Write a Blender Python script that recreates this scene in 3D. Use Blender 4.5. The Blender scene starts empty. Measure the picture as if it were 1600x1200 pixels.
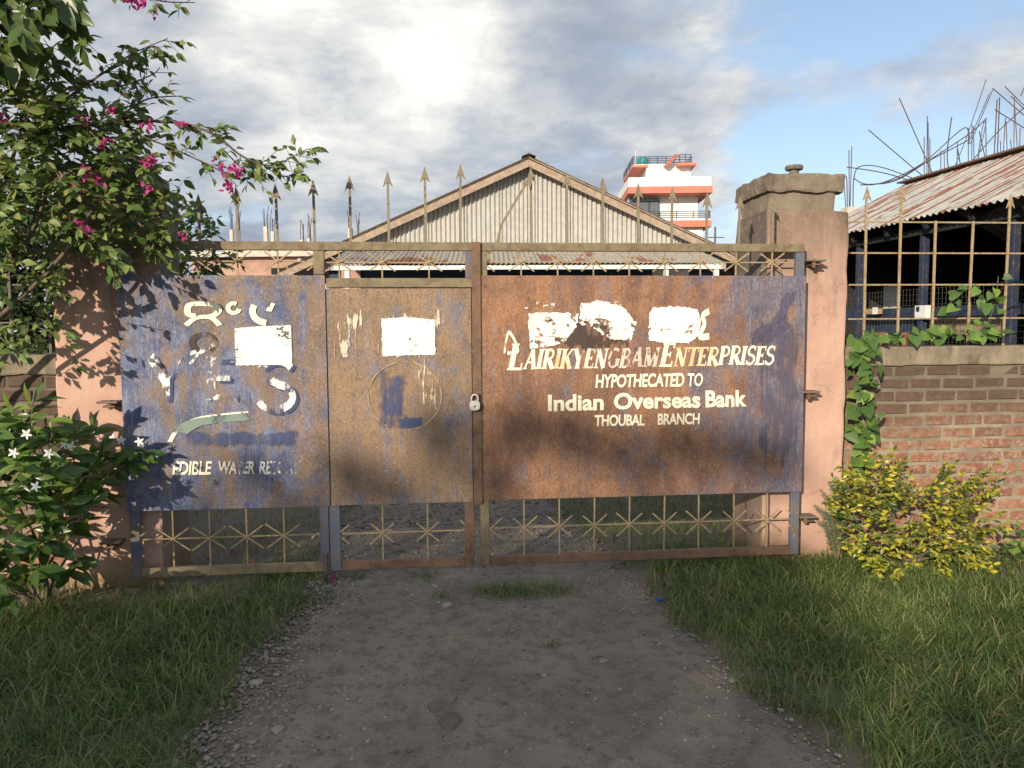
import bpy, bmesh, math, random
import numpy as np
from mathutils import Vector, Matrix, noise as mnoise

random.seed(7); rng = np.random.default_rng(7)
scene = bpy.context.scene
C = scene.collection
R = math.radians

# ------------------------------------------------------------------ camera
YAW, PITCH, ROLL, FPX = R(5.574), R(4.172), R(-0.344), 1200.0
CAM = Vector((0.0, -5.0, 1.66))
fw = Vector((math.sin(YAW) * math.cos(PITCH), math.cos(YAW) * math.cos(PITCH), -math.sin(PITCH)))
r0 = Vector((math.cos(YAW), -math.sin(YAW), 0)); u0 = r0.cross(fw)
rt = math.cos(ROLL) * r0 + math.sin(ROLL) * u0
up = -math.sin(ROLL) * r0 + math.cos(ROLL) * u0
cd = bpy.data.cameras.new('camera'); cam = bpy.data.objects.new('camera', cd); C.objects.link(cam)
cam.matrix_world = Matrix(((rt.x, up.x, -fw.x, CAM.x), (rt.y, up.y, -fw.y, CAM.y), (rt.z, up.z, -fw.z, CAM.z), (0, 0, 0, 1)))
cd.sensor_fit = 'HORIZONTAL'; cd.sensor_width = 36; cd.lens = 36 * FPX / 1600; cd.clip_start = 0.05; cd.clip_end = 3000
scene.camera = cam

# ------------------------------------------------------------------ light
SUN_EL, SUN_SIDE = R(18.0), R(33.0)          # low sun behind the viewer, to the left
SUN_H = Vector((-math.sin(SUN_SIDE), -math.cos(SUN_SIDE), 0))     # horizontal direction towards the sun
sun_dir = SUN_H * math.cos(SUN_EL) + Vector((0, 0, math.sin(SUN_EL)))
sl = bpy.data.lights.new('sun', 'SUN'); sl.energy = 4.0; sl.angle = R(0.55); sl.color = (1.0, 0.86, 0.68)
so = bpy.data.objects.new('sun', sl); C.objects.link(so)
so.rotation_euler = sun_dir.to_track_quat('Z', 'Y').to_euler(); so.location = (-10, -20, 15)
scene.view_settings.view_transform = 'Standard'; scene.view_settings.look = 'None'
scene.cycles.max_bounces = 6; scene.cycles.diffuse_bounces = 3; scene.cycles.transparent_max_bounces = 10
scene.view_settings.gamma = 1; scene.view_settings.exposure = 0.52

def px_dir(px, py):
    return fw + rt * ((px - 800) / FPX) + up * ((600 - py) / FPX)

# ------------------------------------------------------------------ node helper
class NT:
    def __init__(s, tree):
        s.t = tree; s.l = tree.links
    def n(s, typ, ins=None, **props):
        nd = s.t.nodes.new(typ)
        for k, v in props.items(): setattr(nd, k, v)
        for k, v in (ins or {}).items():
            sock = nd.inputs[k]
            if isinstance(v, bpy.types.NodeSocket): s.l.new(v, sock)
            else:
                if isinstance(v, tuple) and len(v) == 3 and sock.type == 'RGBA': v = (*v, 1)
                sock.default_value = v
        return nd
    def math(s, op, a, b=0.0, c=None, clamp=False):
        d = {0: a, 1: b}
        if c is not None: d[2] = c
        return s.n('ShaderNodeMath', d, operation=op, use_clamp=clamp).outputs[0]
    def vmul(s, v, k):
        return s.n('ShaderNodeVectorMath', {0: v, 1: k}, operation='MULTIPLY').outputs[0]
    def noise(s, vec, scale=1.0, detail=4, rough=.55, dist=0.0):
        return s.n('ShaderNodeTexNoise', {'Vector': vec, 'Scale': scale, 'Detail': detail, 'Roughness': rough, 'Distortion': dist}).outputs['Fac']
    def ss(s, x, lo, hi):
        return s.n('ShaderNodeMapRange', {'Value': x, 'From Min': lo, 'From Max': hi}, interpolation_type='SMOOTHSTEP').outputs[0]
    def mix(s, f, a, b):
        return s.n('ShaderNodeMix', {0: f, 6: a, 7: b}, data_type='RGBA').outputs[2]
    def mul(s, f, a, b):
        return s.n('ShaderNodeMix', {0: f, 6: a, 7: b}, data_type='RGBA', blend_type='MULTIPLY').outputs[2]
    def ramp(s, x, stops):
        nd = s.n('ShaderNodeValToRGB', {'Fac': x}); cr = nd.color_ramp
        while len(cr.elements) < len(stops): cr.elements.new(0.5)
        for e, (p, c) in zip(cr.elements, stops):
            e.position = p; e.color = (*c, 1) if isinstance(c, tuple) else (c, c, c, 1)
        return nd.outputs[0]
    def bump(s, h, strength=.3, dist=.01):
        return s.n('ShaderNodeBump', {'Height': h, 'Strength': strength, 'Distance': dist}).outputs[0]

MATS = {}
def new_mat(name):
    m = bpy.data.materials.new(name); m.use_nodes = True; m.node_tree.nodes.clear()
    t = NT(m.node_tree); MATS[name] = m
    t.pos = t.n('ShaderNodeNewGeometry').outputs['Position']
    return m, t
def finish(m, t, col, rough=.8, normal=None, metal=0.0, spec=.3, alpha=None, transl=0.0):
    ins = {'Base Color': col, 'Roughness': rough, 'Metallic': metal, 'Specular IOR Level': spec}
    if normal is not None: ins['Normal'] = normal
    b = t.n('ShaderNodeBsdfPrincipled', ins).outputs[0]
    if transl:
        tr = t.n('ShaderNodeBsdfTranslucent', {'Color': col}).outputs[0]
        b = t.n('ShaderNodeMixShader', {0: transl, 1: b, 2: tr}).outputs[0]
    if alpha is not None:
        tp = t.n('ShaderNodeBsdfTransparent').outputs[0]
        b = t.n('ShaderNodeMixShader', {0: alpha, 1: tp, 2: b}).outputs[0]
    t.l.new(b, t.n('ShaderNodeOutputMaterial').inputs[0])
    return m

# ------------------------------------------------------------------ world: sky with broken cloud
w = bpy.data.worlds.new('World'); scene.world = w; w.use_nodes = True; w.node_tree.nodes.clear()
t = NT(w.node_tree)
sky = t.n('ShaderNodeTexSky', sky_type='NISHITA', sun_disc=False, sun_elevation=SUN_EL,
          sun_rotation=math.atan2(SUN_H.x, SUN_H.y), altitude=800, air_density=1.0, dust_density=1.0, ozone_density=1.0)
dirv = t.n('ShaderNodeTexCoord').outputs['Generated']
sep = t.n('ShaderNodeSeparateXYZ', {0: dirv})
den = t.math('ADD', t.math('MAXIMUM', sep.outputs[2], 0.0), 0.22)
pl = t.n('ShaderNodeCombineXYZ', {0: t.math('DIVIDE', sep.outputs[0], den), 1: t.math('DIVIDE', sep.outputs[1], den), 2: 0.0}).outputs[0]
def toward(px, py, c0, c1):
    d = px_dir(px, py).normalized()
    dt = t.n('ShaderNodeVectorMath', {0: dirv, 1: tuple(d)}, operation='DOT_PRODUCT').outputs['Value']
    return t.ss(dt, math.cos(R(c0)), math.cos(R(c1)))
warp = t.n('ShaderNodeTexNoise', {'Vector': pl, 'Scale': 1.7, 'Detail': 3.0}).outputs['Color']
plw = t.n('ShaderNodeVectorMath', {0: pl, 1: t.n('ShaderNodeVectorMath', {0: warp, 1: (.22, .22, .1)}, operation='MULTIPLY').outputs[0]}, operation='ADD').outputs[0]
cn = t.noise(plw, 1.6, 5, .56)
fine = t.noise(plw, 4.2, 6, .62)
shade = t.noise(plw, 1.5, 4, .5)
bias = t.math('MULTIPLY', toward(1330, 40, 15, 3), -0.17)
bias = t.math('ADD', bias, t.math('MULTIPLY', toward(1235, 330, 9, 2), -0.10))
bias = t.math('ADD', bias, t.math('MULTIPLY', toward(600, 80, 32, 8), 0.20))
bias = t.math('ADD', bias, t.math('MULTIPLY', toward(1500, 170, 10, 3), 0.13))
cv = t.math('ADD', t.math('ADD', cn, bias), t.math('MULTIPLY', t.math('SUBTRACT', fine, .5), .22))
mask = t.ss(cv, .42, .60)
bright = t.math('ADD', t.math('MULTIPLY', toward(540, 20, 13, 1), 0.24), t.math('MULTIPLY', toward(760, 120, 9, 1), 0.08))
br = t.math('ADD', t.math('ADD', t.math('MULTIPLY', shade, .75), t.math('MULTIPLY', fine, .80)), bright)
ccol = t.ramp(t.ss(br, .42, 1.18), [(0.0, (.215, .245, .305)), (.35, (.325, .35, .40)), (.62, (.465, .475, .485)), (.85, (.64, .63, .595)), (1.0, (.84, .80, .73))])
lowhaze = t.ss(sep.outputs[2], .30, .0)
bgA = t.n('ShaderNodeBackground', {'Color': sky.outputs[0], 'Strength': 0.12}).outputs[0]
veil = t.n('ShaderNodeBackground', {'Color': (.44, .52, .64, 1), 'Strength': 1.0}).outputs[0]
bgA = t.n('ShaderNodeMixShader', {0: t.math('MULTIPLY_ADD', lowhaze, .35, .25), 1: bgA, 2: veil}).outputs[0]
bgB = t.n('ShaderNodeBackground', {'Color': ccol, 'Strength': 1.0}).outputs[0]
t.l.new(t.n('ShaderNodeMixShader', {0: t.math('MULTIPLY', mask, .93), 1: bgA, 2: bgB}).outputs[0], t.n('ShaderNodeOutputWorld').inputs[0])

# ------------------------------------------------------------------ geometry helpers
def at_plane(px, py, p0, n):
    d = px_dir(px, py); n = Vector(n); p0 = Vector(p0)
    return CAM + d * ((p0 - CAM).dot(n) / d.dot(n))
def atY(px, py, Y): return at_plane(px, py, (0, Y, 0), (0, 1, 0))
def gnd(px, py): return at_plane(px, py, (0, 0, 0), (0, 0, 1))
def atD(px, py, depth): return CAM + px_dir(px, py) * depth
def proj(P):
    d = Vector(P) - CAM; z = d.dot(fw)
    return 800 + FPX * d.dot(rt) / z, 600 - FPX * d.dot(up) / z

def origin_of(o):
    v = Vector((0, 0, 0))
    while o is not None:
        v += o.location; o = o.parent
    return v
def tag(o, label=None, cat=None, group=None, kind=None):
    if label: o['label'] = label
    if cat: o['category'] = cat
    if group: o['group'] = group
    if kind: o['kind'] = kind
    return o
def thing(name, loc, label, cat, group=None):
    o = bpy.data.objects.new(name, None); C.objects.link(o); o.location = loc; o.empty_display_size = .1
    return tag(o, label, cat, group)
def link(name, me, mat, parent=None, origin=None):
    """me has world coordinates; it is moved to the parent's origin (or the given one)."""
    org = origin_of(parent) if parent is not None else Vector(origin or (0, 0, 0))
    if org.length: me.transform(Matrix.Translation(-org))
    o = bpy.data.objects.new(name, me); C.objects.link(o)
    if parent is not None: o.parent = parent
    else: o.location = org
    if mat is not None and not me.materials: me.materials.append(MATS[mat] if isinstance(mat, str) else mat)
    return o

class MB:
    def __init__(s): s.v = []; s.f = []
    def add(s, vs, fs):
        b = len(s.v); s.v += [tuple(v) for v in vs]; s.f += [tuple(i + b for i in f) for f in fs]; return s
    def obox(s, c, ax, ay, az):
        c, ax, ay, az = map(Vector, (c, ax, ay, az)); vs = []
        for k in (-1, 1):
            for j in (-1, 1):
                for i in (-1, 1): vs.append(c + ax * i + ay * j + az * k)
        return s.add(vs, [(0, 2, 3, 1), (4, 5, 7, 6), (0, 1, 5, 4), (2, 6, 7, 3), (0, 4, 6, 2), (1, 3, 7, 5)])
    def box(s, a, b):
        a, b = Vector(a), Vector(b); c = (a + b) / 2; h = (b - a) / 2
        return s.obox(c, (abs(h.x), 0, 0), (0, abs(h.y), 0), (0, 0, abs(h.z)))
    def bar(s, p, q, w, d, up=(0, -1, 0)):
        """rectangular bar p-q; d = thickness along up, w = across"""
        p, q = Vector(p), Vector(q); a = (q - p); z = Vector(up); x = a.cross(z)
        if x.length < 1e-6: x = a.cross(Vector((1, 0, 0)))
        x.normalize(); z = x.cross(a).normalized()
        return s.obox((p + q) / 2, x * w / 2, a / 2, z * d / 2)
    def tube(s, pts, r, n=6, cap=True):
        pts = [Vector(p) for p in pts]; rs = r if isinstance(r, (list, tuple)) else [r] * len(pts)
        vs = []; fs = []; x = None
        for i, p in enumerate(pts):
            a = (pts[min(i + 1, len(pts) - 1)] - pts[max(i - 1, 0)]).normalized()
            if x is None:
                x = a.cross(Vector((0, 0, 1)))
                if x.length < .1: x = a.cross(Vector((1, 0, 0)))
            x = (x - a * x.dot(a)).normalized(); y = a.cross(x)
            for k in range(n):
                an = 2 * math.pi * k / n
                vs.append(p + (x * math.cos(an) + y * math.sin(an)) * rs[i])
        for i in range(len(pts) - 1):
            for k in range(n):
                a0 = i * n + k; a1 = i * n + (k + 1) % n
                fs.append((a0, a1, a1 + n, a0 + n))
        if cap:
            fs.append(tuple(range(n - 1, -1, -1))); fs.append(tuple((len(pts) - 1) * n + k for k in range(n)))
        return s.add(vs, fs)
    def prism(s, poly, n):
        """extrude a planar polygon (world points) by vector n"""
        n = Vector(n); m = len(poly); vs = [Vector(p) for p in poly] + [Vector(p) + n for p in poly]
        fs = [tuple(range(m)), tuple(range(2 * m - 1, m - 1, -1))] + [(i, i + m, (i + 1) % m + m, (i + 1) % m) for i in range(m)]
        return s.add(vs, fs)
    def mesh(s, name, bevel=0.0, seg=1, smooth=False, fixn=True):
        me = bpy.data.meshes.new(name); me.from_pydata(s.v, [], s.f)
        if bevel or fixn:
            bm = bmesh.new(); bm.from_mesh(me)
            if fixn: bmesh.ops.recalc_face_normals(bm, faces=bm.faces)
            if bevel: bmesh.ops.bevel(bm, geom=list(bm.edges), offset=bevel, segments=seg, affect='EDGES', profile=.6)
            bm.to_mesh(me); bm.free()
        if smooth: me.shade_smooth()
        me.update(); return me
    def build(s, name, mat, parent=None, origin=None, **kw):
        return link(name, s.mesh(name, **kw), mat, parent, origin)

def rough_box(a, b, step=.06, amp=.012, bev=.02, scale=6.0, seed=0):
    """a weathered block: bevelled, subdivided and worn by noise"""
    m = MB().box(a, b); bm = bmesh.new(); me = m.mesh('tmp'); bm.from_mesh(me)
    bmesh.ops.bevel(bm, geom=list(bm.edges), offset=bev, segments=2, affect='EDGES', profile=.6)
    for _ in range(7):
        es = [e for e in bm.edges if e.calc_length() > step * 1.6]
        if not es: break
        bmesh.ops.subdivide_edges(bm, edges=es, cuts=1, use_grid_fill=True)
    bmesh.ops.triangulate(bm, faces=[f for f in bm.faces if len(f.verts) > 4])
    c = (Vector(a) + Vector(b)) / 2; h = Vector([abs(x) for x in (Vector(b) - Vector(a)) / 2])
    for v in bm.verts:
        p = v.co; near = sum(1 for i in range(3) if abs(abs(p[i] - c[i]) - h[i]) < bev * 1.6)
        k = amp * (1.0 if near < 2 else 1.3)
        nv = mnoise.noise_vector(p * scale + Vector((seed, 0, 0))) + .5 * mnoise.noise_vector(p * scale * 3)
        q = nv * k
        if near >= 2:
            q = q - (p - c).normalized() * max(0, mnoise.noise(p * 5 + Vector((seed, 3, 1)))) * amp * 1.8
        v.co = p + q * (.35 if near < 2 else 1)
    bmesh.ops.recalc_face_normals(bm, faces=bm.faces)
    out = bpy.data.meshes.new('block'); bm.to_mesh(out); bm.free(); bpy.data.meshes.remove(me)
    return out

def corrugated(P, Q, Rr, S, pitch, amp, along=6, seg=6):
    """corrugated sheet over the quad P-Q (foot edge) to S-Rr (head edge); waves run P->S"""
    P, Q, Rr, S = map(Vector, (P, Q, Rr, S)); n = (Q - P).cross(S - P).normalized()
    nw = max(1, round((Q - P).length / pitch)); nx = nw * seg; m = MB(); vs = []
    for j in range(along + 1):
        tt = j / along
        for i in range(nx + 1):
            q = i / nx; p = (P.lerp(Q, q)).lerp(S.lerp(Rr, q), tt)
            vs.append(p + n * amp * math.sin(2 * math.pi * i / seg))
    fs = [(j * (nx + 1) + i, j * (nx + 1) + i + 1, (j + 1) * (nx + 1) + i + 1, (j + 1) * (nx + 1) + i) for j in range(along) for i in range(nx)]
    return m.add(vs, fs)

def copy_tree(o, parent=None):
    c = o.copy(); C.objects.link(c); c.parent = parent
    for ch in o.children: copy_tree(ch, c)
    return c

# ------------------------------------------------------------------ materials
def sheet_mat(name, stops, rustA, rustB, blueA, blueB, shift=0.0, soft=.07, pale=(.30, .29, .28)):
    """weathered painted steel: paint that is left (more or less along x) over rust, all in rain streaks"""
    m, t = new_mat(name); p = t.n('ShaderNodeVectorMath', {0: t.pos, 1: (shift, 0, shift * .37)}, operation='ADD').outputs[0]
    x = t.n('ShaderNodeSeparateXYZ', {0: t.pos}).outputs[0]
    st = t.noise(t.vmul(p, (15, 1, 1.7)), 1, 8, .70)
    st2 = t.noise(t.vmul(p, (60, 1, 7)), 1, 6, .72)
    pa = t.noise(p, 3.4, 6, .62, .5)
    pb = t.noise(t.vmul(p, (3.0, 1, 1.3)), 1.2, 5, .6)
    pc_ = t.noise(p, 9.0, 6, .65)
    bias = t.ramp(t.n('ShaderNodeMapRange', {'Value': x, 'From Min': -2.0, 'From Max': 2.5}).outputs[0], stops)
    v = t.math('ADD', t.math('ADD', t.math('MULTIPLY', st, .48), t.math('MULTIPLY', pa, .62)), t.math('MULTIPLY', st2, .28))
    v = t.math('ADD', v, t.math('SUBTRACT', bias, .5))
    mk = t.ss(v, .73 - soft, .73 + soft)
    rust = t.mix(t.ss(pb, .38, .62), rustA, rustB)
    rust = t.mix(t.math('MULTIPLY', t.ss(pc_, .50, .66), .45), rust, tuple(c * .55 for c in rustB))
    rust = t.mix(t.math('MULTIPLY', t.ss(st2, .50, .66), .50), rust, tuple(c * .50 for c in rustB))
    rust = t.mix(t.math('MULTIPLY', t.ss(st, .54, .70), .40), rust, (.34, .285, .225))
    blue = t.mix(t.ss(pc_, .38, .62), blueA, blueB)
    blue = t.mix(t.math('MULTIPLY', t.ss(st2, .50, .64), .55), blue, pale)
    blue = t.mix(t.math('MULTIPLY', t.ss(pb, .52, .66), .5), blue, tuple(c * .55 for c in blueB))
    col = t.mix(mk, rust, blue)
    grain = t.noise(t.vmul(p, (1, 1, .55)), 130, 3, .65)
    col = t.mix(t.math('MULTIPLY', t.ss(grain, .54, .66), .62), col, (.065, .045, .038))
    col = t.mix(t.math('MULTIPLY', t.ss(grain, .43, .32), .42), col, (.46, .41, .35))
    h = t.math('ADD', t.math('MULTIPLY', mk, .5), t.math('MULTIPLY', st2, .6))
    finish(m, t, col, t.math('MULTIPLY_ADD', st, .3, .48), t.bump(h, .4, .003), spec=.35)

sheet_mat('sheet_blue', [(0, .61), (.10, .565), (.22, .525), (.33, .50), (.5, .48)], (.250, .165, .108), (.175, .125, .095), (.140, .175, .285), (.062, .085, .190), 0.0, .09)
sheet_mat('sheet_brown', [(0, .44), (.5, .47)], (.285, .185, .110), (.215, .145, .092), (.145, .150, .195), (.10, .12, .20), 3.0, .09)
sheet_mat('sheet_orange', [(0, .44), (.55, .43), (.78, .455), (.90, .55), (1.0, .61)], (.330, .165, .085), (.190, .098, .062), (.150, .130, .165), (.110, .105, .155), 8.0, .10)

def worn_metal(name, a, b, rust, sc=14, amt=(.5, .62)):
    m, t = new_mat(name)
    n1 = t.noise(t.pos, sc, 6, .65); n2 = t.noise(t.pos, sc * 3.3, 4, .6)
    col = t.mix(t.ss(n1, .4, .6), a, b)
    col = t.mix(t.ss(t.math('MULTIPLY_ADD', n2, .5, t.math('MULTIPLY', n1, .5)), *amt), col, rust)
    col = t.mix(t.math('MULTIPLY', t.ss(n2, .64, .72), .5), col, (.42, .37, .27))
    finish(m, t, col, .7, t.bump(n2, .3, .003), spec=.35)
worn_metal('frame_olive', (.22, .175, .10), (.16, .135, .085), (.16, .085, .045), 16, (.52, .62))
worn_metal('frame_blue', (.10, .115, .165), (.13, .13, .15), (.17, .115, .07), 9, (.50, .62))
worn_metal('frame_brown', (.18, .105, .065), (.14, .09, .06), (.11, .06, .04))
worn_metal('bar_tan', (.36, .275, .155), (.29, .22, .125), (.21, .125, .06), 40, (.5, .64))
worn_metal('spike_metal', (.20, .17, .125), (.25, .21, .14), (.15, .085, .05), 24)
worn_metal('hinge_steel', (.15, .14, .14), (.20, .14, .09), (.17, .08, .04), 30)
worn_metal('lock_steel', (.55, .53, .49), (.42, .40, .37), (.28, .22, .17), 60, (.56, .7))
worn_metal('rebar_rust', (.07, .055, .055), (.09, .065, .055), (.12, .06, .04))
worn_metal('blue_post', (.018, .028, .06), (.025, .034, .06), (.06, .05, .045))

def plaster(name, base, dark, top_z, top_w, base_z, grime):
    m, t = new_mat(name); p = t.pos
    z = t.n('ShaderNodeSeparateXYZ', {0: p}).outputs[2]
    n1 = t.noise(p, 3.2, 7, .62); n2 = t.noise(p, 22, 5, .65); n3 = t.noise(t.vmul(p, (10, 10, 1.3)), 1, 5, .6)
    col = t.mix(t.ss(n1, .35, .68), base, tuple(c * .80 for c in base))
    col = t.mix(t.math('MULTIPLY', t.ss(n3, .55, .72), .45), col, (.40, .30, .23))
    zt = t.math('ADD', z, t.math('MULTIPLY', t.math('SUBTRACT', n3, .5), 1.1))
    g = t.ss(t.math('ADD', zt, t.math('MULTIPLY', t.math('SUBTRACT', n1, .5), .5)), top_z - top_w, top_z)
    col = t.mix(t.math('MULTIPLY', g, grime), col, dark)
    zb = t.math('ADD', z, t.math('MULTIPLY', t.math('SUBTRACT', n1, .5), .5))
    col = t.mix(t.math('MULTIPLY', t.ss(zb, base_z, base_z - .16), .8), col, t.mix(n2, (.34, .22, .10), (.14, .11, .06)))
    col = t.mix(t.math('MULTIPLY', t.ss(n2, .62, .74), .5), col, tuple(c * .55 for c in base))
    col = t.mix(t.math('MULTIPLY', t.ss(n2, .48, .34), t.math('MULTIPLY_ADD', g, .6, .12)), col, (.30, .25, .20))
    n5 = t.noise(t.vmul(p, (5, 5, 2.0)), 1, 7, .68); col = t.mix(t.math('MULTIPLY', t.ss(n5, .52, .66), t.math('MULTIPLY_ADD', g, .55, .22)), col, tuple(c * .6 for c in dark))
    ck = t.n('ShaderNodeTexVoronoi', {'Vector': t.n('ShaderNodeVectorMath', {0: p, 1: t.vmul(t.n('ShaderNodeTexNoise', {'Vector': p, 'Scale': 5.0}).outputs['Color'], (.35, .35, .35))}, operation='ADD').outputs[0], 'Scale': 2.4}, feature='DISTANCE_TO_EDGE').outputs[0]
    crack = t.math('MULTIPLY', t.ss(ck, .008, .002), t.ss(n1, .5, .6))
    col = t.mix(t.math('MULTIPLY', crack, .6), col, (.16, .10, .07))
    finish(m, t, col, .92, t.bump(t.math('ADD', n2, t.math('MULTIPLY', crack, -2)), .35, .006), spec=.15)
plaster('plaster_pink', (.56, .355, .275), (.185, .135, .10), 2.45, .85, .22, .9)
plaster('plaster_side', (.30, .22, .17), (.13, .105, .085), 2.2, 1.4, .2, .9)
plaster('concrete_old', (.27, .225, .165), (.115, .092, .07), 3.1, 1.2, -5, .75)
plaster('coping', (.30, .25, .175), (.16, .135, .10), 1.53, .25, -5, .7)

def brick_mat(name, stain_z):
    m, t = new_mat(name); p = t.pos
    rnd = t.n('ShaderNodeObjectInfo').outputs['Random']
    z = t.n('ShaderNodeSeparateXYZ', {0: p}).outputs[2]
    n1 = t.noise(p, 26, 6, .65); n2 = t.noise(p, 3.0, 5, .6)
    col = t.ramp(rnd, [(0, (.215, .098, .066)), (.35, (.285, .130, .085)), (.7, (.335, .165, .105)), (1, (.20, .110, .082))])
    col = t.mix(t.math('MULTIPLY', t.ss(n1, .47, .64), .75), col, (.36, .27, .195))
    n4 = t.noise(p, 11, 5, .6); col = t.mix(t.math('MULTIPLY', t.ss(n4, .54, .66), .65), col, (.33, .275, .20))
    col = t.mix(t.math('MULTIPLY', t.ss(n1, .46, .34), .6), col, (.20, .08, .055))
    zz = t.math('ADD', t.math('ADD', z, t.math('MULTIPLY', t.math('SUBTRACT', n2, .5), .55)), t.math('MULTIPLY', rnd, .10))
    g = t.ss(zz, stain_z - .42, stain_z + .16)
    col = t.mix(t.math('MULTIPLY', g, .92), col, t.mix(n1, (.060, .045, .036), (.125, .09, .068)))
    finish(m, t, col, .92, t.bump(n1, .6, .006), spec=.12)
brick_mat('brick', 1.14); brick_mat('brick_dark', .75)
m, t = new_mat('mortar'); n1 = t.noise(t.pos, 30, 5, .65); n2 = t.noise(t.pos, 4, 4)
finish(m, t, t.mix(t.ss(n2, .35, .65), t.mix(t.ss(t.math('ADD', t.n('ShaderNodeSeparateXYZ', {0: t.pos}).outputs[2], t.math('MULTIPLY', t.math('SUBTRACT', n2, .5), .6)), .80, 1.28), t.mix(n1, (.36, .31, .23), (.26, .22, .165)), (.125, .105, .08)), (.20, .17, .125)), .95, t.bump(n1, .8, .008), spec=.1)

def tin(name, base, rustc, thr, streak, rscale=(1.2, 1.2, 1.2), dark=.75):
    m, t = new_mat(name); p = t.pos
    q = t.n('ShaderNodeTexCoord').outputs['UV'] if streak else p
    n1 = t.noise(t.vmul(q, rscale), 1, 6, .62); n2 = t.noise(p, 7, 5, .6)
    col = t.mix(t.ss(n2, .35, .65), base, tuple(c * dark for c in base))
    r = t.math('MULTIPLY_ADD', n2, .12, n1)
    col = t.mix(t.ss(r, thr, thr + .035), col, t.mix(n2, rustc, tuple(c * .6 for c in rustc)))
    finish(m, t, col, .55, t.bump(n2, .1, .004), metal=0.0, spec=.4)
tin('tin_grey', (.43, .42, .385), (.26, .15, .09), .80, False, dark=.86)
tin('tin_awning', (.40, .37, .31), (.30, .12, .07), .615, False, (1.1, .6, 1.5))
tin('tin_shed', (.42, .41, .375), (.27, .115, .065), .575, True, (9.0, .55, 1))

def plain(name, a, b, sc=6, rough=.7, bump=.1, metal=0.0, spec=.3):
    m, t = new_mat(name); n1 = t.noise(t.pos, sc, 5, .6)
    finish(m, t, t.mix(t.ss(n1, .32, .68), a, b), rough, t.bump(n1, bump, .01) if bump else None, metal, spec)
plain('wood_weathered', (.40, .31, .23), (.27, .21, .165), 9, .9, .4)
plain('wood_dark', (.12, .09, .07), (.08, .06, .05), 9, .9, .3)
plain('board_tan', (.38, .27, .16), (.32, .22, .13), 6)
plain('white_paint', (.78, .77, .73), (.70, .69, .65), 2, .7, .03)
plain('white_trim', (.72, .74, .72), (.60, .62, .60), 3, .6, .03)
plain('coral_paint', (.62, .21, .145), (.54, .18, .13), 2, .7, .03)
plain('navy_wall', (.022, .038, .075), (.030, .048, .09), 3, .6, .05)
plain('dark_interior', (.02, .02, .022), (.03, .028, .028), 4, .9, .05)  # near black; inside the shed it puts shade into the colour
plain('rail_dark', (.05, .055, .07), (.06, .06, .075), 6, .5, 0)
plain('tank_teal', (.02, .33, .32), (.02, .28, .28), 6, .4, 0)
plain('window_glass', (.10, .11, .12), (.13, .14, .15), 3, .15, 0, spec=.6)
plain('concrete_pale', (.58, .52, .45), (.46, .42, .37), 5, .9, .2)
plain('brick_far', (.46, .29, .22), (.36, .22, .17), 3, .9, .2)
plain('pot_clay', (.20, .085, .06), (.15, .07, .05), 20)
plain('plastic_white', (.72, .72, .70), (.62, .62, .60), 12, .4, 0)
plain('bark', (.16, .12, .085), (.10, .08, .06), 30, .95, .6)
plain('twig', (.20, .15, .09), (.13, .105, .06), 30, .9, .3)
plain('twig_green', (.12, .16, .05), (.10, .12, .05), 30, .8, .2)
plain('flower_white', (.82, .82, .76), (.74, .74, .70), 30, .6, 0)
plain('cap_blue', (.02, .12, .50), (.02, .10, .42), 30, .35, 0)
plain('wire_steel', (.10, .095, .085), (.14, .13, .11), 40, .7, 0)

def leaf_mat(name, stops, transl=.28, rough=.45, spec=.4):
    m, t = new_mat(name)
    a = t.n('ShaderNodeAttribute', attribute_name='tint').outputs['Fac']
    r = t.n('ShaderNodeObjectInfo').outputs['Random']
    f = t.math('FRACT', t.math('ADD', a, r))
    n1 = t.noise(t.pos, 35, 3, .6)
    col = t.mix(t.math('MULTIPLY', t.ss(n1, .4, .7), .35), t.ramp(f, stops), (.10, .13, .04))
    finish(m, t, col, rough, None, spec=spec, transl=transl)
leaf_mat('leaf_boug', [(0, (.055, .105, .028)), (.35, (.110, .185, .045)), (.7, (.175, .245, .062)), (.92, (.25, .28, .08)), (1, (.18, .14, .06))])
leaf_mat('leaf_jasmine', [(0, (.045, .105, .020)), (.5, (.075, .155, .028)), (.85, (.13, .22, .035)), (1, (.20, .25, .05))], .25, .30, .5)
leaf_mat('leaf_vine', [(0, (.060, .125, .030)), (.5, (.090, .175, .040)), (.85, (.17, .28, .05)), (1, (.24, .34, .06))], .3, .5)
leaf_mat('leaf_gold', [(0, (.050, .085, .016)), (.28, (.11, .15, .020)), (.5, (.27, .27, .028)), (.75, (.44, .38, .03)), (.92, (.56, .47, .04)), (1, (.08, .11, .02))], .25, .4)
leaf_mat('leaf_dark', [(0, (.022, .042, .015)), (.5, (.035, .065, .020)), (1, (.055, .085, .025))], .2, .5)
leaf_mat('leaf_big', [(0, (.05, .095, .02)), (.5, (.075, .13, .025)), (1, (.12, .16, .035))], .3, .35)
leaf_mat('fern', [(0, (.04, .075, .035)), (.6, (.06, .10, .05)), (1, (.09, .10, .06))], .2, .6)
leaf_mat('bract', [(0, (.52, .035, .21)), (.6, (.62, .06, .29)), (1, (.42, .03, .20))], .35, .6)
leaf_mat('grass', [(0, (.072, .130, .036)), (.4, (.108, .185, .048)), (.72, (.160, .240, .062)), (.90, (.23, .25, .085)), (1, (.36, .29, .15))], .25, .5, .3)

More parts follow.
